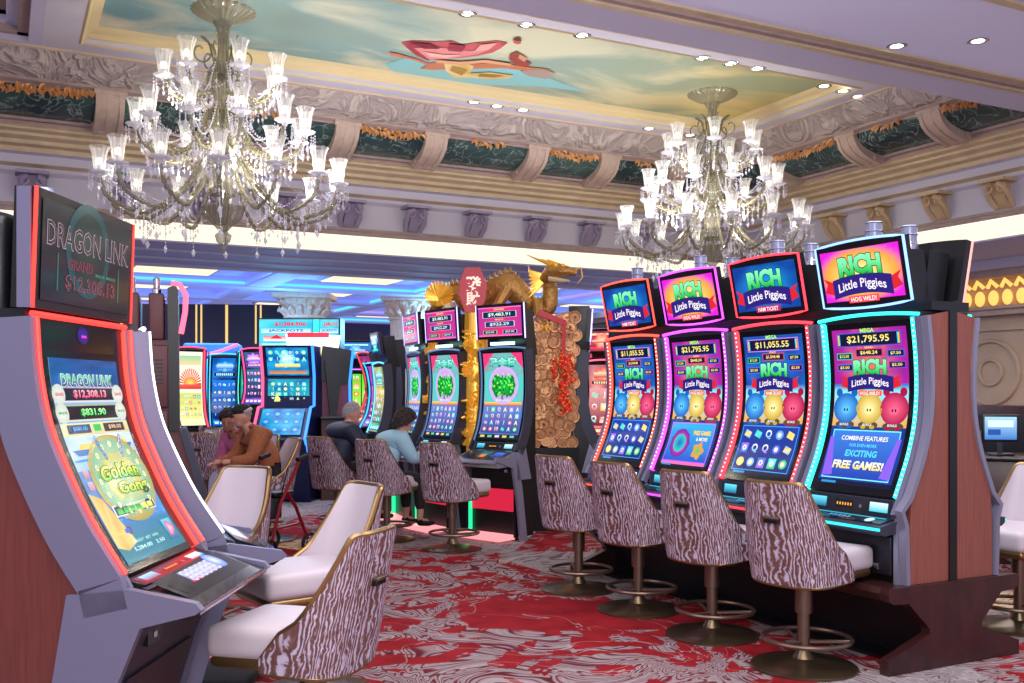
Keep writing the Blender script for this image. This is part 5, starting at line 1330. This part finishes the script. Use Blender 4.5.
gm('far slot machine with a cream display and red sunburst, left of the blue kiosk',*G(183,14.2),.75,-.66,'#ff4060',sun_art,w=.50,prof=[(.30,1.0),(.22,1.2),(.19,1.5),(.19,1.8),(.20,2.1)])
CURV=[(.34,.95),(.16,1.15),(.08,1.4),(.08,1.6),(.16,1.85),(.30,2.05)]
gm('far slot machine with strongly bowed blue-lit frame beside the sunburst display',*G(224,15.5),.35,-.94,'#40b8ff',g_art(4,'#08185a','#1d7ae0',BLUEP),w=.5,prof=CURV)
q=W(*G(213,16.6)); t=thing('game_kiosk','tall blue-lit kiosk with pink swoosh sign standing behind the sunburst machine','kiosk',(q.x,q.y,0),facing(.2,-1))
b=MB(); b.box(-.34,.34,0,.4,0,2.1,mat('deep_blue_panel','#0d2a66',.3,emit='#1038b0',es=.5)); b.build('cabinet',t)
b=MB(); b.box(-.24,-.04,-.02,0,.7,2.05,glow('azure_column','#3ac8ff',2.0)); b.build('light_column',t)
b=MB(); b.box(-.45,.45,-.25,.4,2.1,2.3,mat('blue_canopy','#2050c0',.3,emit='#2a80ff',es=.9),bev=.05); b.build('canopy',t)
b=MB(); b.tube([(-.35,-.3,2.06),(-.1,-.32,2.10),(.15,-.32,2.17),(.42,-.3,2.28)],.05,glow('pink_swoosh','#ff5a8c',2.0),8,flat=.5); b.build('swoosh_sign',t)
gm('far teal slot machine with stacked screens, turned towards the left of the hexagonal pod',*G(252,15.5),.45,-.9,'#30c8c0',g_art(6,'#0a5a70','#20c8a0',TEAL),w=.55,prof=[(.36,.95),(.22,1.25),(.16,1.5),(.2,1.75),(.28,2.1)])
gm('far slot machine edged in violet, left wing of the hexagonal pod',*G(266,14.6),-.55,-.84,'#e04080',g_art(9,'#30205a','#3a6a90',PUR,4),w=.50,prof=[(.26,1.3),(.2,1.5),(.2,1.75),(.26,2.1)])
# pod main machine, three stacked displays
q=W(*G(292,14.0))
t=thing('slot_machine','large blue slot machine with two stacked screens and sloping lit console, under the overhead sign','slot machine',(q.x,q.y,0),facing(-.05,-1))
b=MB(); b.prism([(.35,0),(-.38,0),(-.55,.62),(-.68,.86),(-.36,1.28),(-.18,1.30),(-.16,1.70),(-.28,2.14),(.35,2.14)],-.36,.36,mat('navy_cabinet','#141c46',.3,.2)); b.build('cabinet',t)
def quadS(x0,x1,y0,z0,y1,z1): return lambda u,v,o:(x0+(x1-x0)*u,y0+(y1-y0)*v-.006-o,z0+(z1-z0)*v)
for nm,(y0,z0,y1,z1),sd,c1,c2 in (('lower_display',(-.665,.93,-.40,1.27),21,'#0a50b0','#30c0e8'),('middle_display',(-.165,1.335,-.17,1.68),22,'#0858a0','#20b8c8'),('upper_display',(-.175,1.73,-.27,2.11),23,'#063a90','#1aa8e0')):
    a=Art(quadS(-.29,.29,y0,z0,y1,z1),.58,math.hypot(y1-y0,z1-z0))
    a.grid(0,0,1,1,lambda x,y:mixf(hx(c1),hx(c2),.5+.9*noise.noise((x*4,y*4,sd))),10,8)
    if sd==21:
        for j in range(3):
            for i in range(4): a.disc(.14+.24*i,.2+.3*j,.045,'#1060e0','#90e8ff',l=3,sy=.8)
    elif sd==22:
        reels(a,.05,.1,.95,.9,6,4,sd,['#30d8ff','#a0ffff','#1890d0','#e8ff90','#40ffb0'],l=2); a.poly([(.15,.1),(.3,.1),(.22,.5)],'#e8f080',l=6); a.rect(.05,.05,.6,.12,'#d8e860',l=5)
    else:
        a.disc(.5,.6,.12,'#50d0ff','#e0ffff',l=2,wob=.2,k=7); a.rect(.2,.30,.8,.42,'#e8d070','#fff0a0',l=3); a.rect(.05,.06,.95,.16,'#d8a040','#e06030',l=2); reels(a,.02,.45,.98,.95,6,2,sd,['#30d8ff','#a0ffff','#1870d0','#60ffb0'],l=2)
    a.build(nm,t)
for s in (-1,1):
    b=MB(); b.tube([(s*.36,-.56,.70),(s*.36,-.69,.88),(s*.36,-.38,1.29),(s*.36,-.19,1.31),(s*.36,-.18,1.70),(s*.36,-.29,2.14)],.02,glow('edge_light_2a7aff','#2a7aff',2.2) if s>0 else glow('edge_light_ff5080','#ff5080',1.6),6); b.build('edge_light',t)
b=MB(); b.box(-.35,.35,-.66,-.5,.84,.90,BLACK,bev=.02); b.build('console_lip',t)
# right side of the pod: dark back of the neighbouring machine
q=W(*G(333,14.4)); t=thing('slot_machine','plum-coloured back of a slot machine with black screen arm, right of the blue pod machine','slot machine',(q.x,q.y,0),facing(.3,-1))
b=MB(); b.box(-.22,.22,-.1,.25,0,1.72,mat('plum_cabinet','#6a3446',.4,.2)); b.build('cabinet',t)
b=MB(); b.prism([(-.24,1.66),(.22,1.62),(.26,2.10),(-.18,2.16)],-.14,-.06,BLACK,'y'); b.build('screen_back',t)
b=MB(); b.prism([(-.06,1.1),(.02,1.1),(.12,2.0),(-.14,1.95)],-.22,-.14,BLACK,'y'); b.build('screen_arm',t)
b=MB(); b.tube([(.23,-.15,1.0),(.22,-.15,1.65),(.27,-.15,2.12)],.02,glow('edge_light_2a7aff','#2a7aff',2.2),6); b.tube([(-.24,-.15,1.7),(-.18,-.16,2.16)],.014,glow('cream_edge','#ffeec0',1.5),6); b.build('edge_light',t)
b=MB(); b.box(-.22,.24,-.55,-.11,0,1.12,mat('brown_counter','#4c2f2c',.5)); b.box(-.24,.26,-.6,-.1,1.12,1.16,BLACK,bev=.01); b.build('counter',t)
# overhead sign of the pod
q=W(*G(299,14.6))
t=thing('overhead_sign','bright cyan and white jackpot sign mounted above the hexagonal pod of machines','sign',(q.x,q.y,0),facing(.0,-1))
b=MB(); b.box(-.60,.60,.02,.4,2.10,2.58,mat('sign_case','#10182e',.3)); b.build('case',t)
def ov(u0,w):
    def f(a):
        a.grid(0,0,1,1,lambda x,y:mixf(hx('#18a8d8'),hx('#60e8f0'),.5+.8*noise.noise((x*3,y*3,w))),8,6)
        a.text('$1,284,906' if w>.5 else '$386,210',.58,.84,.13,'#e01030',out='#ffffff',l=5,maxw=.72,bold=.04); a.rect(.04,.55,.96,.70,'#e8ffff','#80e0ff',l=2)
        a.text('JACKPOTS',.5,.62,.10,'#2050b0',l=5,maxw=.8,bold=.03); a.rect(.08,.28,.7,.46,'#ffffff','#f06060',l=2); a.poly([(.2,.36),(.32,.5),(.44,.36)],'#f02040',l=4); a.rect(.05,.06,.95,.2,'#40e0a0','#d0fff0',l=2)
    return f
for nm,x0,x1,w in (('main_display',-.58,.20,.8),('side_display',.30,.58,.3)):
    a=Art(lambda u,v,o,x0=x0,x1=x1:(x0+(x1-x0)*u,-.002-o,2.12+.44*v),x1-x0,.44); ov(0,w)(a); a.build(nm,t)
b=MB(); b.box(.21,.29,-.01,.02,2.1,2.56,glow('teal_divider','#20d8c8',1.6)); b.build('divider_light',t)
b=MB(); b.prism([(-.14,2.10),(.58,2.10),(.62,2.32),(-.17,2.34)],-.12,-.05,glow('white_banner','#f4ffff',1.6),'y'); b.build('white_banner',t)
b=MB(); b.box(-.14,.46,-.135,-.12,2.29,2.36,glow('red_banner_text','#f0203c',1.4)); b.build('red_band',t)
b=MB(); b.box(-.03,.03,.1,.2,1.9,2.12,BLACK); b.box(-.5,-.44,.1,.2,0,2.12,BLACK); b.build('sign_post',t)
# more machines to the right of the pod
gm('far slot machine with zigzag white neon graphic, right wing of the hexagonal pod',*G(347,15.7),-.75,-.66,'#3a80ff',g_art(31,'#101c60','#3050e0',PUR,4),w=.5,prof=[(.28,.95),(.2,1.25),(.17,1.5),(.2,1.75),(.28,2.05)])
def green_reels(a):
    a.rect(0,0,1,1,'#050608',l=0)
    for i in range(3):
        a.rect(.05+.31*i,.05,.33+.31*i,.95,'#b8f060','#60d830',l=1); reels(a,.06+.31*i,.06,.32+.31*i,.94,1,6,40+i,['#e02830','#ff8020','#f0f0a0','#20a030'],l=2)
gm('far slot machine with bright green reel screen and red symbols, lilac topper',*G(358,17.6),.0,-1,'#c870ff',green_reels,w=.66,topper=small_topper(.62,2.22,.34,'#1a3a90','#3aa0e8',BLUEP,'#e07ae0',2))
gm('far slot machine with a tall red bowed light arc beside the green-reel machine',*G(374,17.2),-.8,-.6,'#ff4040',g_art(51,'#5a1a50','#d04080',REDPAL),w=.45,prof=[(.36,.95),(.14,1.2),(.04,1.5),(.08,1.8),(.22,2.15)])
gm('far slot machine with wavy blue frame and violet screen beside the red arc',*G(385,15.9),-.45,-.9,'#3aa8ff',g_art(53,'#4a209a','#e060c0',BLUEP),w=.55,prof=CURV[:5]+[(.22,1.93)])
for k,(px,d,pal,l) in enumerate(((394,13.4,TEAL,'nearer slot machine of the pair with small dark toppers, left of the coin-tree machines'),(403,14.3,PUR,'further slot machine of the pair with small dark toppers, left of the coin-tree machines'))):
    gm(l,*G(px,d),-.95,-.36,'#5ac0e8',g_art(60+k,'#107080','#e0c860',pal),topper=small_topper(.46,2.14,.30,'#0a2050','#2060a0',pal,'#202a60',k))
# behind the gap between pod and the right-hand row
for k,(px,d,l) in enumerate(((604,14.9,'far slot machine with pink edges seen in the gap beside the firecrackers, left one'),(611,12.4,'far slot machine with pink edges seen in the gap, half behind the pig-themed row'),(622,13.6,'far slot machine hidden mostly behind the orange-red-edged machine'))):
    gm(l,*G(px,d),-.5,-.86,'#ff5a80',g_art(70+k,'#7a1230','#e8a0a0',REDPAL,3,3),topper=small_topper(.5,2.12,.30,'#7a1a40','#d06070',REDPAL,'#e04070',k),w=.55)
gm('slot machine with cyan screen at the extreme left edge, behind the big red-lit one',-4.35,8.5,.7,-.7,'#30c0e0',g_art(81,'#1090b0','#60f0e0',TEAL),topper=small_topper(.6,2.1,.3,'#10a0b8','#80fff0',TEAL,'#30c0e0',9))
# carved column capital
q=W(*G(305,19.0))
t=thing('column','pale column with a carved acanthus capital meeting the low blue ceiling','column',(q.x,q.y,0),facing(0,-1))
b=MB(); b.lathe([(.42,0),(.42,.3),(.36,.35),(.36,2.88),(.40,2.9),(.40,2.94)],CAPSTONE,28,flute=.02,nfl=14); b.build('shaft',t)
def capital(t,s=1):
    b=MB(); b.lathe([(.40*s,2.92),(.44*s,3.05),(.50*s,3.16),(.58*s,3.24)],CAPSTONE,28); b.box(-.62*s,.62*s,-.62*s,.62*s,3.25,ZL+.03,CAPSTONE,bev=.02)
    for k in range(16):
        a=k*PI/8; M=Matrix.Rotation(a,4,'Z')
        for z0,h in ((2.93,.14),(3.06,.16)):
            b.tube([(.41*s,0,z0),(.47*s,0,z0+h*.6),(.58*s,0,z0+h),(.60*s,0,z0+h-.05)],.04,CAPSTONE,6,M=M@Matrix.Rotation(PI/16*(z0>3),4,'Z'),rad=[.05,.055,.045,.02])
    b.build('capital',t)
capital(t,.85)
q=W(*G(409,19.5)); t=thing('column','second pale column with carved capital, behind the teal pair of machines','column',(q.x,q.y,0),facing(0,-1))
b=MB(); b.lathe([(.42,0),(.42,.3),(.36,.35),(.36,2.88),(.40,2.9),(.40,2.94)],CAPSTONE,28,flute=.02,nfl=14); b.build('shaft',t); capital(t,.8)
# stools in the distance on the left
for k,(px,d,fr,ff,l) in enumerate(((190,15.5,-.4,-1,'far stool of the cluster behind the vented brown bank end, leftmost of them'),(193,12.6,-.7,-.7,'far ivory stool with padded inside showing, nearest the brown bank end'),(207,14.4,.5,.9,'far zebra-backed stool in the cluster, standing before the bowed blue machine'),(224,13.6,.2,1,'far zebra-backed stool just behind the person in pink'),(207,12.0,.1,1,'far pale zebra-backed stool left of the person in pink, handle showing'),(238,18.5,-.2,1,'far zebra-backed stool before the teal stacked-screen machine'))):
    copy_tree(s0,loc=W(*G(px,d)),rz=facing(fr,ff),label=l,group='far stools on the left')
s_man=copy_tree(s0,loc=W(-2.48,10.15),rz=facing(-.85,-.52),label='ivory stool carrying the person in the brown jacket, brass trim',group='stools under the seated pair')
s_wom=copy_tree(s0,loc=W(-2.84,10.83),rz=facing(-.45,-.89),label='pearl-coloured stool carrying the person in pink',group='stools under the seated pair')
# ================================================================ people
def skin_mesh(joints,edges,sub=2,name='s'):
    me=bpy.data.meshes.new(name); me.from_pydata([j[:3] for j in joints],edges,[])
    o=bpy.data.objects.new(name,me); COL.objects.link(o)
    md=o.modifiers.new('s','SKIN'); md.use_smooth_shade=True
    for i,j in enumerate(joints):
        sv=me.skin_vertices[0].data[i]; r=j[3]; sv.radius=(r,j[4] if len(j)>4 else r); sv.use_root=(i==0)
    m2=o.modifiers.new('u','SUBSURF'); m2.levels=sub; m2.render_levels=sub
    bpy.context.view_layer.update()
    ev=o.evaluated_get(bpy.context.evaluated_depsgraph_get()); m=bpy.data.meshes.new_from_object(ev)
    bpy.data.objects.remove(o); return m
def to_obj(name,me,m,parent):
    me.materials.clear(); me.materials.append(m)
    for p in me.polygons: p.use_smooth=True
    o=bpy.data.objects.new(name,me); COL.objects.link(o); o.parent=parent; return o
def join_meshes(meshes):
    bm=bmesh.new()
    for m in meshes: bm.from_mesh(m)
    me=bpy.data.meshes.new('j'); bm.to_mesh(me); bm.free(); return me
def remesh(me,size):
    o=bpy.data.objects.new('r',me); COL.objects.link(o)
    md=o.modifiers.new('r','REMESH'); md.mode='VOXEL'; md.voxel_size=size; md.use_smooth_shade=True
    s=o.modifiers.new('s','SMOOTH'); s.factor=.4; s.iterations=2
    bpy.context.view_layer.update()
    m=bpy.data.meshes.new_from_object(o.evaluated_get(bpy.context.evaluated_depsgraph_get())); bpy.data.objects.remove(o); return m
def mbmesh(b):
    me=bpy.data.meshes.new('q'); me.from_pydata([tuple(v) for v in b.v],[],s_f(b)); return me
def s_f(b): return b.f
SKINM=mat('skin','#c48d78',.5); SKIND=mat('skin_tan','#a9745e',.5)
def person(label,loc,rz,top,topm,trousers,hairm,hair,lean=.12,headturn=0,headdown=.1,skin=SKINM,hat=None,arms=((-.22,-.42,.93),(.22,-.42,.93)),w=1.0,seat=.64,scale=.95):
    t=thing('person',label,'person',loc,rz,'seated guests'); t.scale=(scale,)*3
    hip=Vector((0,.05,seat+.09)); waist=Vector((0,.05-.02,seat+.24)); chest=Vector((0,.05-lean*.7,seat+.42)); sh=Vector((0,.05-lean,seat+.52)); neck=Vector((0,.03-lean*1.25,seat+.58)); hd=Vector((0,0-lean*1.45,seat+.69))
    def limb(elb,hand,s):
        S=Vector((s*.185*w,sh.y,sh.z-.01)); return S,Vector(elb),Vector(hand)
    J=[];E=[]
    def add(p,r,r2=None,par=None):
        J.append((p[0],p[1],p[2],r,r2 or r)); 
        if par is not None: E.append((par,len(J)-1))
        return len(J)-1
    a=add(hip,.15*w,.12); b_=add(waist,.12*w,.10,a); c=add(chest,.14*w,.105,b_); d=add(sh,.09*w,.075,c); n=add(neck,.052,.052,d); h0=add(hd-Vector((0,0,.04)),.06,.06,n)
    hands=[]
    for i,s in enumerate((-1,1)):
        H=Vector(arms[i]); S=Vector((s*.175*w,sh.y+.01,sh.z-.02)); mid=(S+H)/2+Vector((s*.07,.05,-.12))
        k=add(S,.055,.055,d); k=add(mid,.042,.042,k); k=add(H,.030,.026,k); hands.append((H,(H-mid).normalized()))
        kk=add(H+(H-mid).normalized()*.05,.034,.018,k)
    for s in (-1,1):
        k=add((s*.10,-.02,seat+.08),.095,.085,a); k=add((s*.13,-.40,seat+.06),.068,.068,k); k=add((s*.13,-.42,.28),.045,.045,k); k=add((s*.13,-.40,.20),.042,.042,k); k=add((s*.14,-.54,.17),.035,.03,k)
    m1=skin_mesh(J,E,2)
    b=MB()
    M=Matrix.Translation(hd)@Matrix.Rotation(headturn,4,'Z')@Matrix.Rotation(headdown,4,'X')
    b.ball((0,.0,.015),.1,skin,20,14,sc=(.76,.95,1.12),M=M); b.ball((0,-.035,-.05),.07,skin,14,10,sc=(.78,.8,.85),M=M)
    b.tube([(0,-.085,.015),(0,-.105,-.02),(0,-.095,-.03)],.014,skin,6,M=M,rad=[.009,.015,.012]); 
    for s in (-1,1): b.ball((s*.075,.01,-.005),.026,skin,8,6,sc=(.4,.8,1.2),M=M); b.ball((s*.028,-.078,.025),.016,skin,8,6,sc=(1.3,.5,.6),M=M)
    b.ball((0,-.085,-.055),.02,skin,8,6,sc=(1.2,.5,.5),M=M)
    for (H,D) in hands:
        side=D.cross(Vector((0,0,1))).normalized(); P=H+D*.07
        for q,l in ((-1.5,.05),(-.5,.06),(.5,.058),(1.5,.045)):
            o=P+side*q*.016; b.tube([o,o+D*l*.55+Vector((0,0,-.004)),o+D*l+Vector((0,0,-.022))],.008,skin,6,rad=[.009,.008,.006])
        o=H+D*.03+side*.02; b.tube([o,o+side*.025+D*.02,o+side*.03+D*.045+Vector((0,0,-.01))],.009,skin,6,rad=[.011,.009,.007])
    me=remesh(join_meshes([m1,mbmesh(b)]),.0085)
    to_obj('body',me,skin,t)
    # garment: torso and sleeves
    J=[];E=[]
    a=add(hip-Vector((0,0,.03)),.20*w,.165); b_=add(waist,.20*w,.165,a); c=add(chest,.215*w,.17,b_); d=add(sh,.17*w,.125,c); n=add(neck-Vector((0,0,.02)),.082,.08,d)
    for i,s in enumerate((-1,1)):
        H=Vector(arms[i]); S=Vector((s*.18*w,sh.y+.01,sh.z-.02)); mid=(S+H)/2+Vector((s*.07,.05,-.12))
        k=add(S,.105,.105,d); k=add(mid,.08,.08,k); k=add(mid.lerp(H,.9),.055,.055,k)
    to_obj(top,skin_mesh(J,E,2),topm,t)
    J=[];E=[]; a=add(hip,.165*w,.13)
    for s in (-1,1):
        k=add((s*.10,-.02,seat+.08),.11,.10,a); k=add((s*.13,-.40,seat+.06),.082,.082,k); k=add((s*.13,-.42,.30),.06,.06,k)
    to_obj('trousers',skin_mesh(J,E,2),trousers,t)
    for s in (-1,1):
        b=MB(); b.tube([(s*.13,-.39,.20),(s*.13,-.42,.17),(s*.14,-.52,.155),(s*.145,-.60,.15)],.04,BLACK,10,rad=[.045,.05,.045,.028],flat=.8); b.build('shoe',t)
    if hair:
        b=MB(); 
        # hair cap: upper and rear of the skull, ragged lower edge
        rings=12;seg=28; vs=[];fs=[]
        for j in range(rings+1):
            for i in range(seg):
                az=2*PI*i/seg; back=(1-math.cos(az+PI/2+PI/2))/2 if False else (1+math.sin(az))/2
                mx=.95+(hair['back']-.95)*back; th=mx*j/rings
                rr_=1+.02*math.sin(i*5)+.03*noise.noise((i*1.3,j*1.1,3))*hair.get('fluff',1)
                s_=1+hair['thick']
                vs.append((.079*s_*rr_*math.sin(th)*math.cos(az),.098*s_*rr_*math.sin(th)*math.sin(az)+.004,.015+.114*s_*rr_*math.cos(th)))
        fs=[(j*seg+i,j*seg+(i+1)%seg,(j+1)*seg+(i+1)%seg,(j+1)*seg+i) for j in range(rings) for i in range(seg)]
        b.add(vs,fs,hairm,M,True)
        if hair.get('fluff',1)>=3:
            rh=random.Random(5)
            for i in range(170):
                az=rh.uniform(0,2*PI); back=(1+math.sin(az))/2; th=(.95+(hair['back']-.95)*back)*math.sqrt(rh.random()); s_=1+hair['thick']
                b.ball((.079*s_*math.sin(th)*math.cos(az),.098*s_*math.sin(th)*math.sin(az)+.004,.015+.114*s_*math.cos(th)),rh.uniform(.012,.024),hairm,6,4,M=M)
        b.build('hair',t)
    if hat: hat(t,M)
    for s in (-1,1):
        b=MB(); b.ball((s*.028,-.091,.022),.008,mat('eye_dark','#201818',.2),8,6,M=M); b.build('eye',t)
    return t
def cap_hat(t,M):
    b=MB(); mt=mat('cap_black','#16161c',.8)
    b.ball((0,.008,.07),.094,mt,20,10,sc=(.95,1.12,.72),M=M); b.tube([(-.06,-.085,.065),(0,-.12,.055),(.06,-.085,.065)],.025,mt,8,M=M,flat=.3); b.build('cap',t)
    b=MB(); b.lathe([(.0,0)],mt) if False else b.ball((0,.03,.058),.094,mat('cap_grey','#b9b0ad',.8),18,8,sc=(.93,1.0,.45),M=M); b.build('cap_band',t)
BR=mat('brown_corduroy','#9a5a38',.8,var=.2,vscale=14,bump=.4,bscale=60); PINK=mat('pink_knit','#b35a86',.8,var=.2,vscale=14); NAVY=mat('navy_jacket','#141a33',.6); AQUA=mat('pale_aqua_top','#8fb4c4',.7); DK=mat('dark_trousers','#1c1a20',.8); GRH=mat('grey_hair','#8d8488',.8,var=.3,vscale=60); DKH=mat('dark_brown_hair','#2a1a18',.7,var=.3,vscale=60)
p=W(-2.52,10.12)
person('seated person in brown corduroy jacket and black-and-grey cap, looking left',(p.x,p.y,0),facing(-.80,-.60),'jacket',BR,DK,GRH,dict(back=1.75,thick=.05),hat=cap_hat,lean=.16,headturn=-.25,headdown=.22,arms=((-.16,-.44,.84),(.15,-.46,.86)),w=1.08,seat=.63,scale=.95)
p=W(-2.84,10.75)
person('seated person in pink knitted top with dark hair, next to the brown jacket',(p.x,p.y,0),facing(-.45,-.89),'sweater',PINK,mat('pale_trousers','#b9b6cc',.8),DKH,dict(back=2.0,thick=.26,fluff=3),lean=.22,headturn=.5,headdown=.3,skin=SKIND,arms=((-.1,-.40,.80),(.12,-.44,.78)),w=.86,seat=.60,scale=.92)
p=W(-1.84,10.72)
person('seated person with grey hair in a navy jacket, back turned to us',(p.x,p.y,0),facing(.75,.62),'jacket',NAVY,DK,GRH,dict(back=2.15,thick=.12),lean=.10,headturn=-.35,headdown=.15,w=1.02,seat=.64,scale=.95)
p=W(-1.30,10.14)
person('seated person with dark curly hair in a pale aqua top, back turned to us',(p.x,p.y,0),facing(.72,.69),'top',AQUA,DK,DKH,dict(back=2.3,thick=.42,fluff=5),lean=.20,headturn=0,headdown=.35,w=.86,seat=.62,scale=.90,arms=((-.2,-.42,.93),(.24,-.50,.98)))
# rollator
RF=mat('walker_red','#8a1820',.3,.4); 
q=W(-2.22,9.15)
t=thing('walking_frame','red wheeled walking frame with black grips beside the person in brown','walking frame',(q.x,q.y,0),facing(-.5,-.86))
b=MB()
for s in (-1,1):
    b.tube([(s*.23,-.22,.14),(s*.23,-.10,.50),(s*.23,.10,.80),(s*.23,.16,.90)],.016,RF,8); b.tube([(s*.23,.26,.14),(s*.23,.10,.45),(s*.23,-.02,.60)],.016,RF,8); b.tube([(s*.23,-.18,.28),(s*.23,.20,.30)],.012,RF,8)
b.tube([(-.23,.0,.55),(.23,.0,.55)],.014,RF,8); b.build('frame',t)
for s in (-1,1):
    b=MB(); b.tube([(s*.23,.12,.88),(s*.23,.24,.91)],.024,BLACK,8); b.tube([(s*.23,.15,.86),(s*.21,.02,.82),(s*.2,-.05,.6)],.007,BLACK,5); b.build('handgrip',t)
    for y in (-.24,.28):
        M=Matrix.Translation((s*.23,y,.10))@Matrix.Rotation(PI/2,4,'Y')
        b=MB(); b.tube([(.085*math.cos(k*PI/10),.085*math.sin(k*PI/10),0) for k in range(20)],.017,BLACK,8,M=M,closed=True); b.lathe([(.0,-.02),(.03,-.02),(.03,.02),(.0,.02)],CHROME,12,M=M)
        for k in range(5): b.tube([(0,0,0),(.075*math.cos(k*1.257),.075*math.sin(k*1.257),0)],.007,CHROME,5,M=M)
        b.build('wheel',t)
b=MB(); b.box(-.2,.2,-.14,.12,.56,.60,BLACK,bev=.015); b.build('seat',t)
b=MB(); b.box(-.18,.18,-.16,-.02,.36,.55,mat('basket_black','#1a1a1f',.7),bev=.02); b.build('basket',t)
# right edge: service desk with monitor
q=W(4.35,9.0)
t=thing('service_desk','dark wooden service desk near the right-hand panelled wall','desk',(q.x,q.y,0),facing(-.4,-.9))
b=MB(); b.box(-.9,.9,-.3,.3,.0,.9,WOODD,bev=.01); b.build('cabinet',t); b=MB(); b.box(-.95,.95,-.35,.35,.9,.94,mat('desk_top_black','#191416',.2),bev=.01); b.build('desk_top',t)
q=W(4.32,8.85,.94)
t=thing('monitor','small monitor with a pale blue screen on the service desk','monitor',q,facing(-.25,-1))
b=MB(); b.box(-.10,.10,-.08,.08,0,.02,BLACK,bev=.006); b.box(-.02,.02,.0,.03,0,.16,BLACK); b.build('stand',t)
b=MB(); b.box(-.15,.15,-.02,.02,.12,.36,BLACK,bev=.01); b.build('case',t)
a=Art(lambda u,v,o:(-.13+.26*u,-.021-o,.14+.2*v),.26,.2); a.rect(0,0,1,1,'#3a78c8','#a8d8f4',l=1); a.rect(.1,.55,.9,.85,'#d8f0ff',l=2); a.rect(.1,.2,.5,.45,'#2050a0',l=2); a.build('display',t)
q=W(4.05,8.85,.94)
t=thing('card_terminal','black angled card terminal on the service desk, left of the monitor','terminal',q,facing(-.5,-.9))
b=MB(); b.prism([(.08,0),(-.10,0),(-.10,.03),(.05,.22),(.08,.22)],-.09,.09,BLACK); b.build('case',t); b=MB(); b.box(-.06,.06,-.112,-.10,.03,.05,CHROME); b.build('card_slot',t)
q=W(5.6,11.5)
t=thing('high_cabinet','dark low cabinet standing against the panelled right-hand wall','cabinet',(q.x,q.y,0),-PI/2)
b=MB(); b.box(-.8,.8,-.25,.25,0,1.35,WOODD,bev=.01); b.build('case',t)
for s in (-1,1): b=MB(); b.box(s*.4-.37,s*.4+.37,-.27,-.25,.1,1.25,BLACK,bev=.008); b.build('door',t)
copy_tree(s0,loc=W(4.25,8.0),rz=facing(-.9,-.4),label='ivory stool by the service desk at the right edge, behind the nearer ivory one',group='stools behind the row')
# ================================================================ light
wd=bpy.data.worlds.new('World'); sc.world=wd; wd.use_nodes=True
bg=wd.node_tree.nodes['Background']; bg.inputs[0].default_value=(.68,.65,.86,1); bg.inputs[1].default_value=.75
def area(loc,size,power,col,rot=(0,0,0),sy=None,name='lamp'):
    l=bpy.data.lights.new(name,'AREA'); l.energy=power; l.color=col; l.size=size
    if sy: l.shape='RECTANGLE'; l.size_y=sy
    o=bpy.data.objects.new(name,l); COL.objects.link(o); o.location=loc; o.rotation_euler=rot; return o
def point(loc,power,col,r=.05,name='lamp'):
    l=bpy.data.lights.new(name,'POINT'); l.energy=power; l.color=col; l.shadow_soft_size=r
    o=bpy.data.objects.new(name,l); COL.objects.link(o); o.location=loc; return o
def spot(loc,power,col,ang=100,r=.05,rot=(0,0,0)):
    l=bpy.data.lights.new('downlight_lamp','SPOT'); l.energy=power; l.color=col; l.shadow_soft_size=r; l.spot_size=R(ang); l.spot_blend=.8
    o=bpy.data.objects.new('downlight_lamp',l); COL.objects.link(o); o.location=loc; o.rotation_euler=rot; return o
for x in (1.9,7.76):
    for dz,pw in ((-.95,13),(-1.55,18)):
        for k in range(3):
            a=k*2*PI/3+dz; point((x+.5*math.cos(a),9.78+.5*math.sin(a),5.15+dz),pw*.45,(1,.93,.74),.03)
area((1.5,1.5,4.44),5,260,(1,.97,.97),sy=4)
area((4.8,9.6,3.5),6,75,(1,.96,.95),rot=(PI,0,0),sy=1.6)  # added up-light floating in the coffer, no fitting; brightens painting and cove
area((3.5,4.0,2.9),3,45,(.9,.88,1),rot=(PI,0,0),sy=2)  # added up-light without a fitting, brightens the near ceiling
area((5.5,4.5,4.40),3,110,(1,.97,.97),sy=2.5)
area((-3,5,4.44),4,160,(.92,.9,1),sy=4)
area((-1.2,-3.5,2.6),4,170,(1,.97,.98),rot=(R(82),0,R(-27)),sy=2.6)  # added fill light behind the camera, aimed forward
for q,pw,c in ((W(-2.5,13,3.2),70,(.7,.75,1)),(W(0,13.5,3.2),70,(.8,.8,1)),(W(-5,17,3.1),90,(.35,.55,1)),(W(1.5,17.5,3.1),60,(.5,.6,1)),(W(6,11,3.2),60,(1,.92,.85))):
    area(q,2.5,pw,c)
for q,pw,c in ((W(-4,17.5,2.7),60,(.15,.55,1)),(W(-1.5,19,2.7),60,(.2,.6,1)),(W(-8,18,2.7),50,(.5,.25,1)),(W(2,20,2.7),40,(.2,.4,1))): point(q,pw,c,.3)
# camera
cd=bpy.data.cameras.new('camera'); cd.sensor_width=36; cd.lens=1000/1024*36; cd.shift_y=(392-341.5)/1024; cd.clip_start=.05; cd.clip_end=200
co=bpy.data.objects.new('camera',cd); COL.objects.link(co); co.location=(0,0,EYE); co.rotation_euler=(PI/2,0,R(-27.1)); sc.camera=co
sc.view_settings.view_transform='Standard'; sc.view_settings.look='None'; sc.view_settings.exposure=0.36; sc.view_settings.gamma=1.0
sc.cycles.use_denoising=True; sc.cycles.max_bounces=6; sc.cycles.transparent_max_bounces=12; sc.cycles.sample_clamp_indirect=4
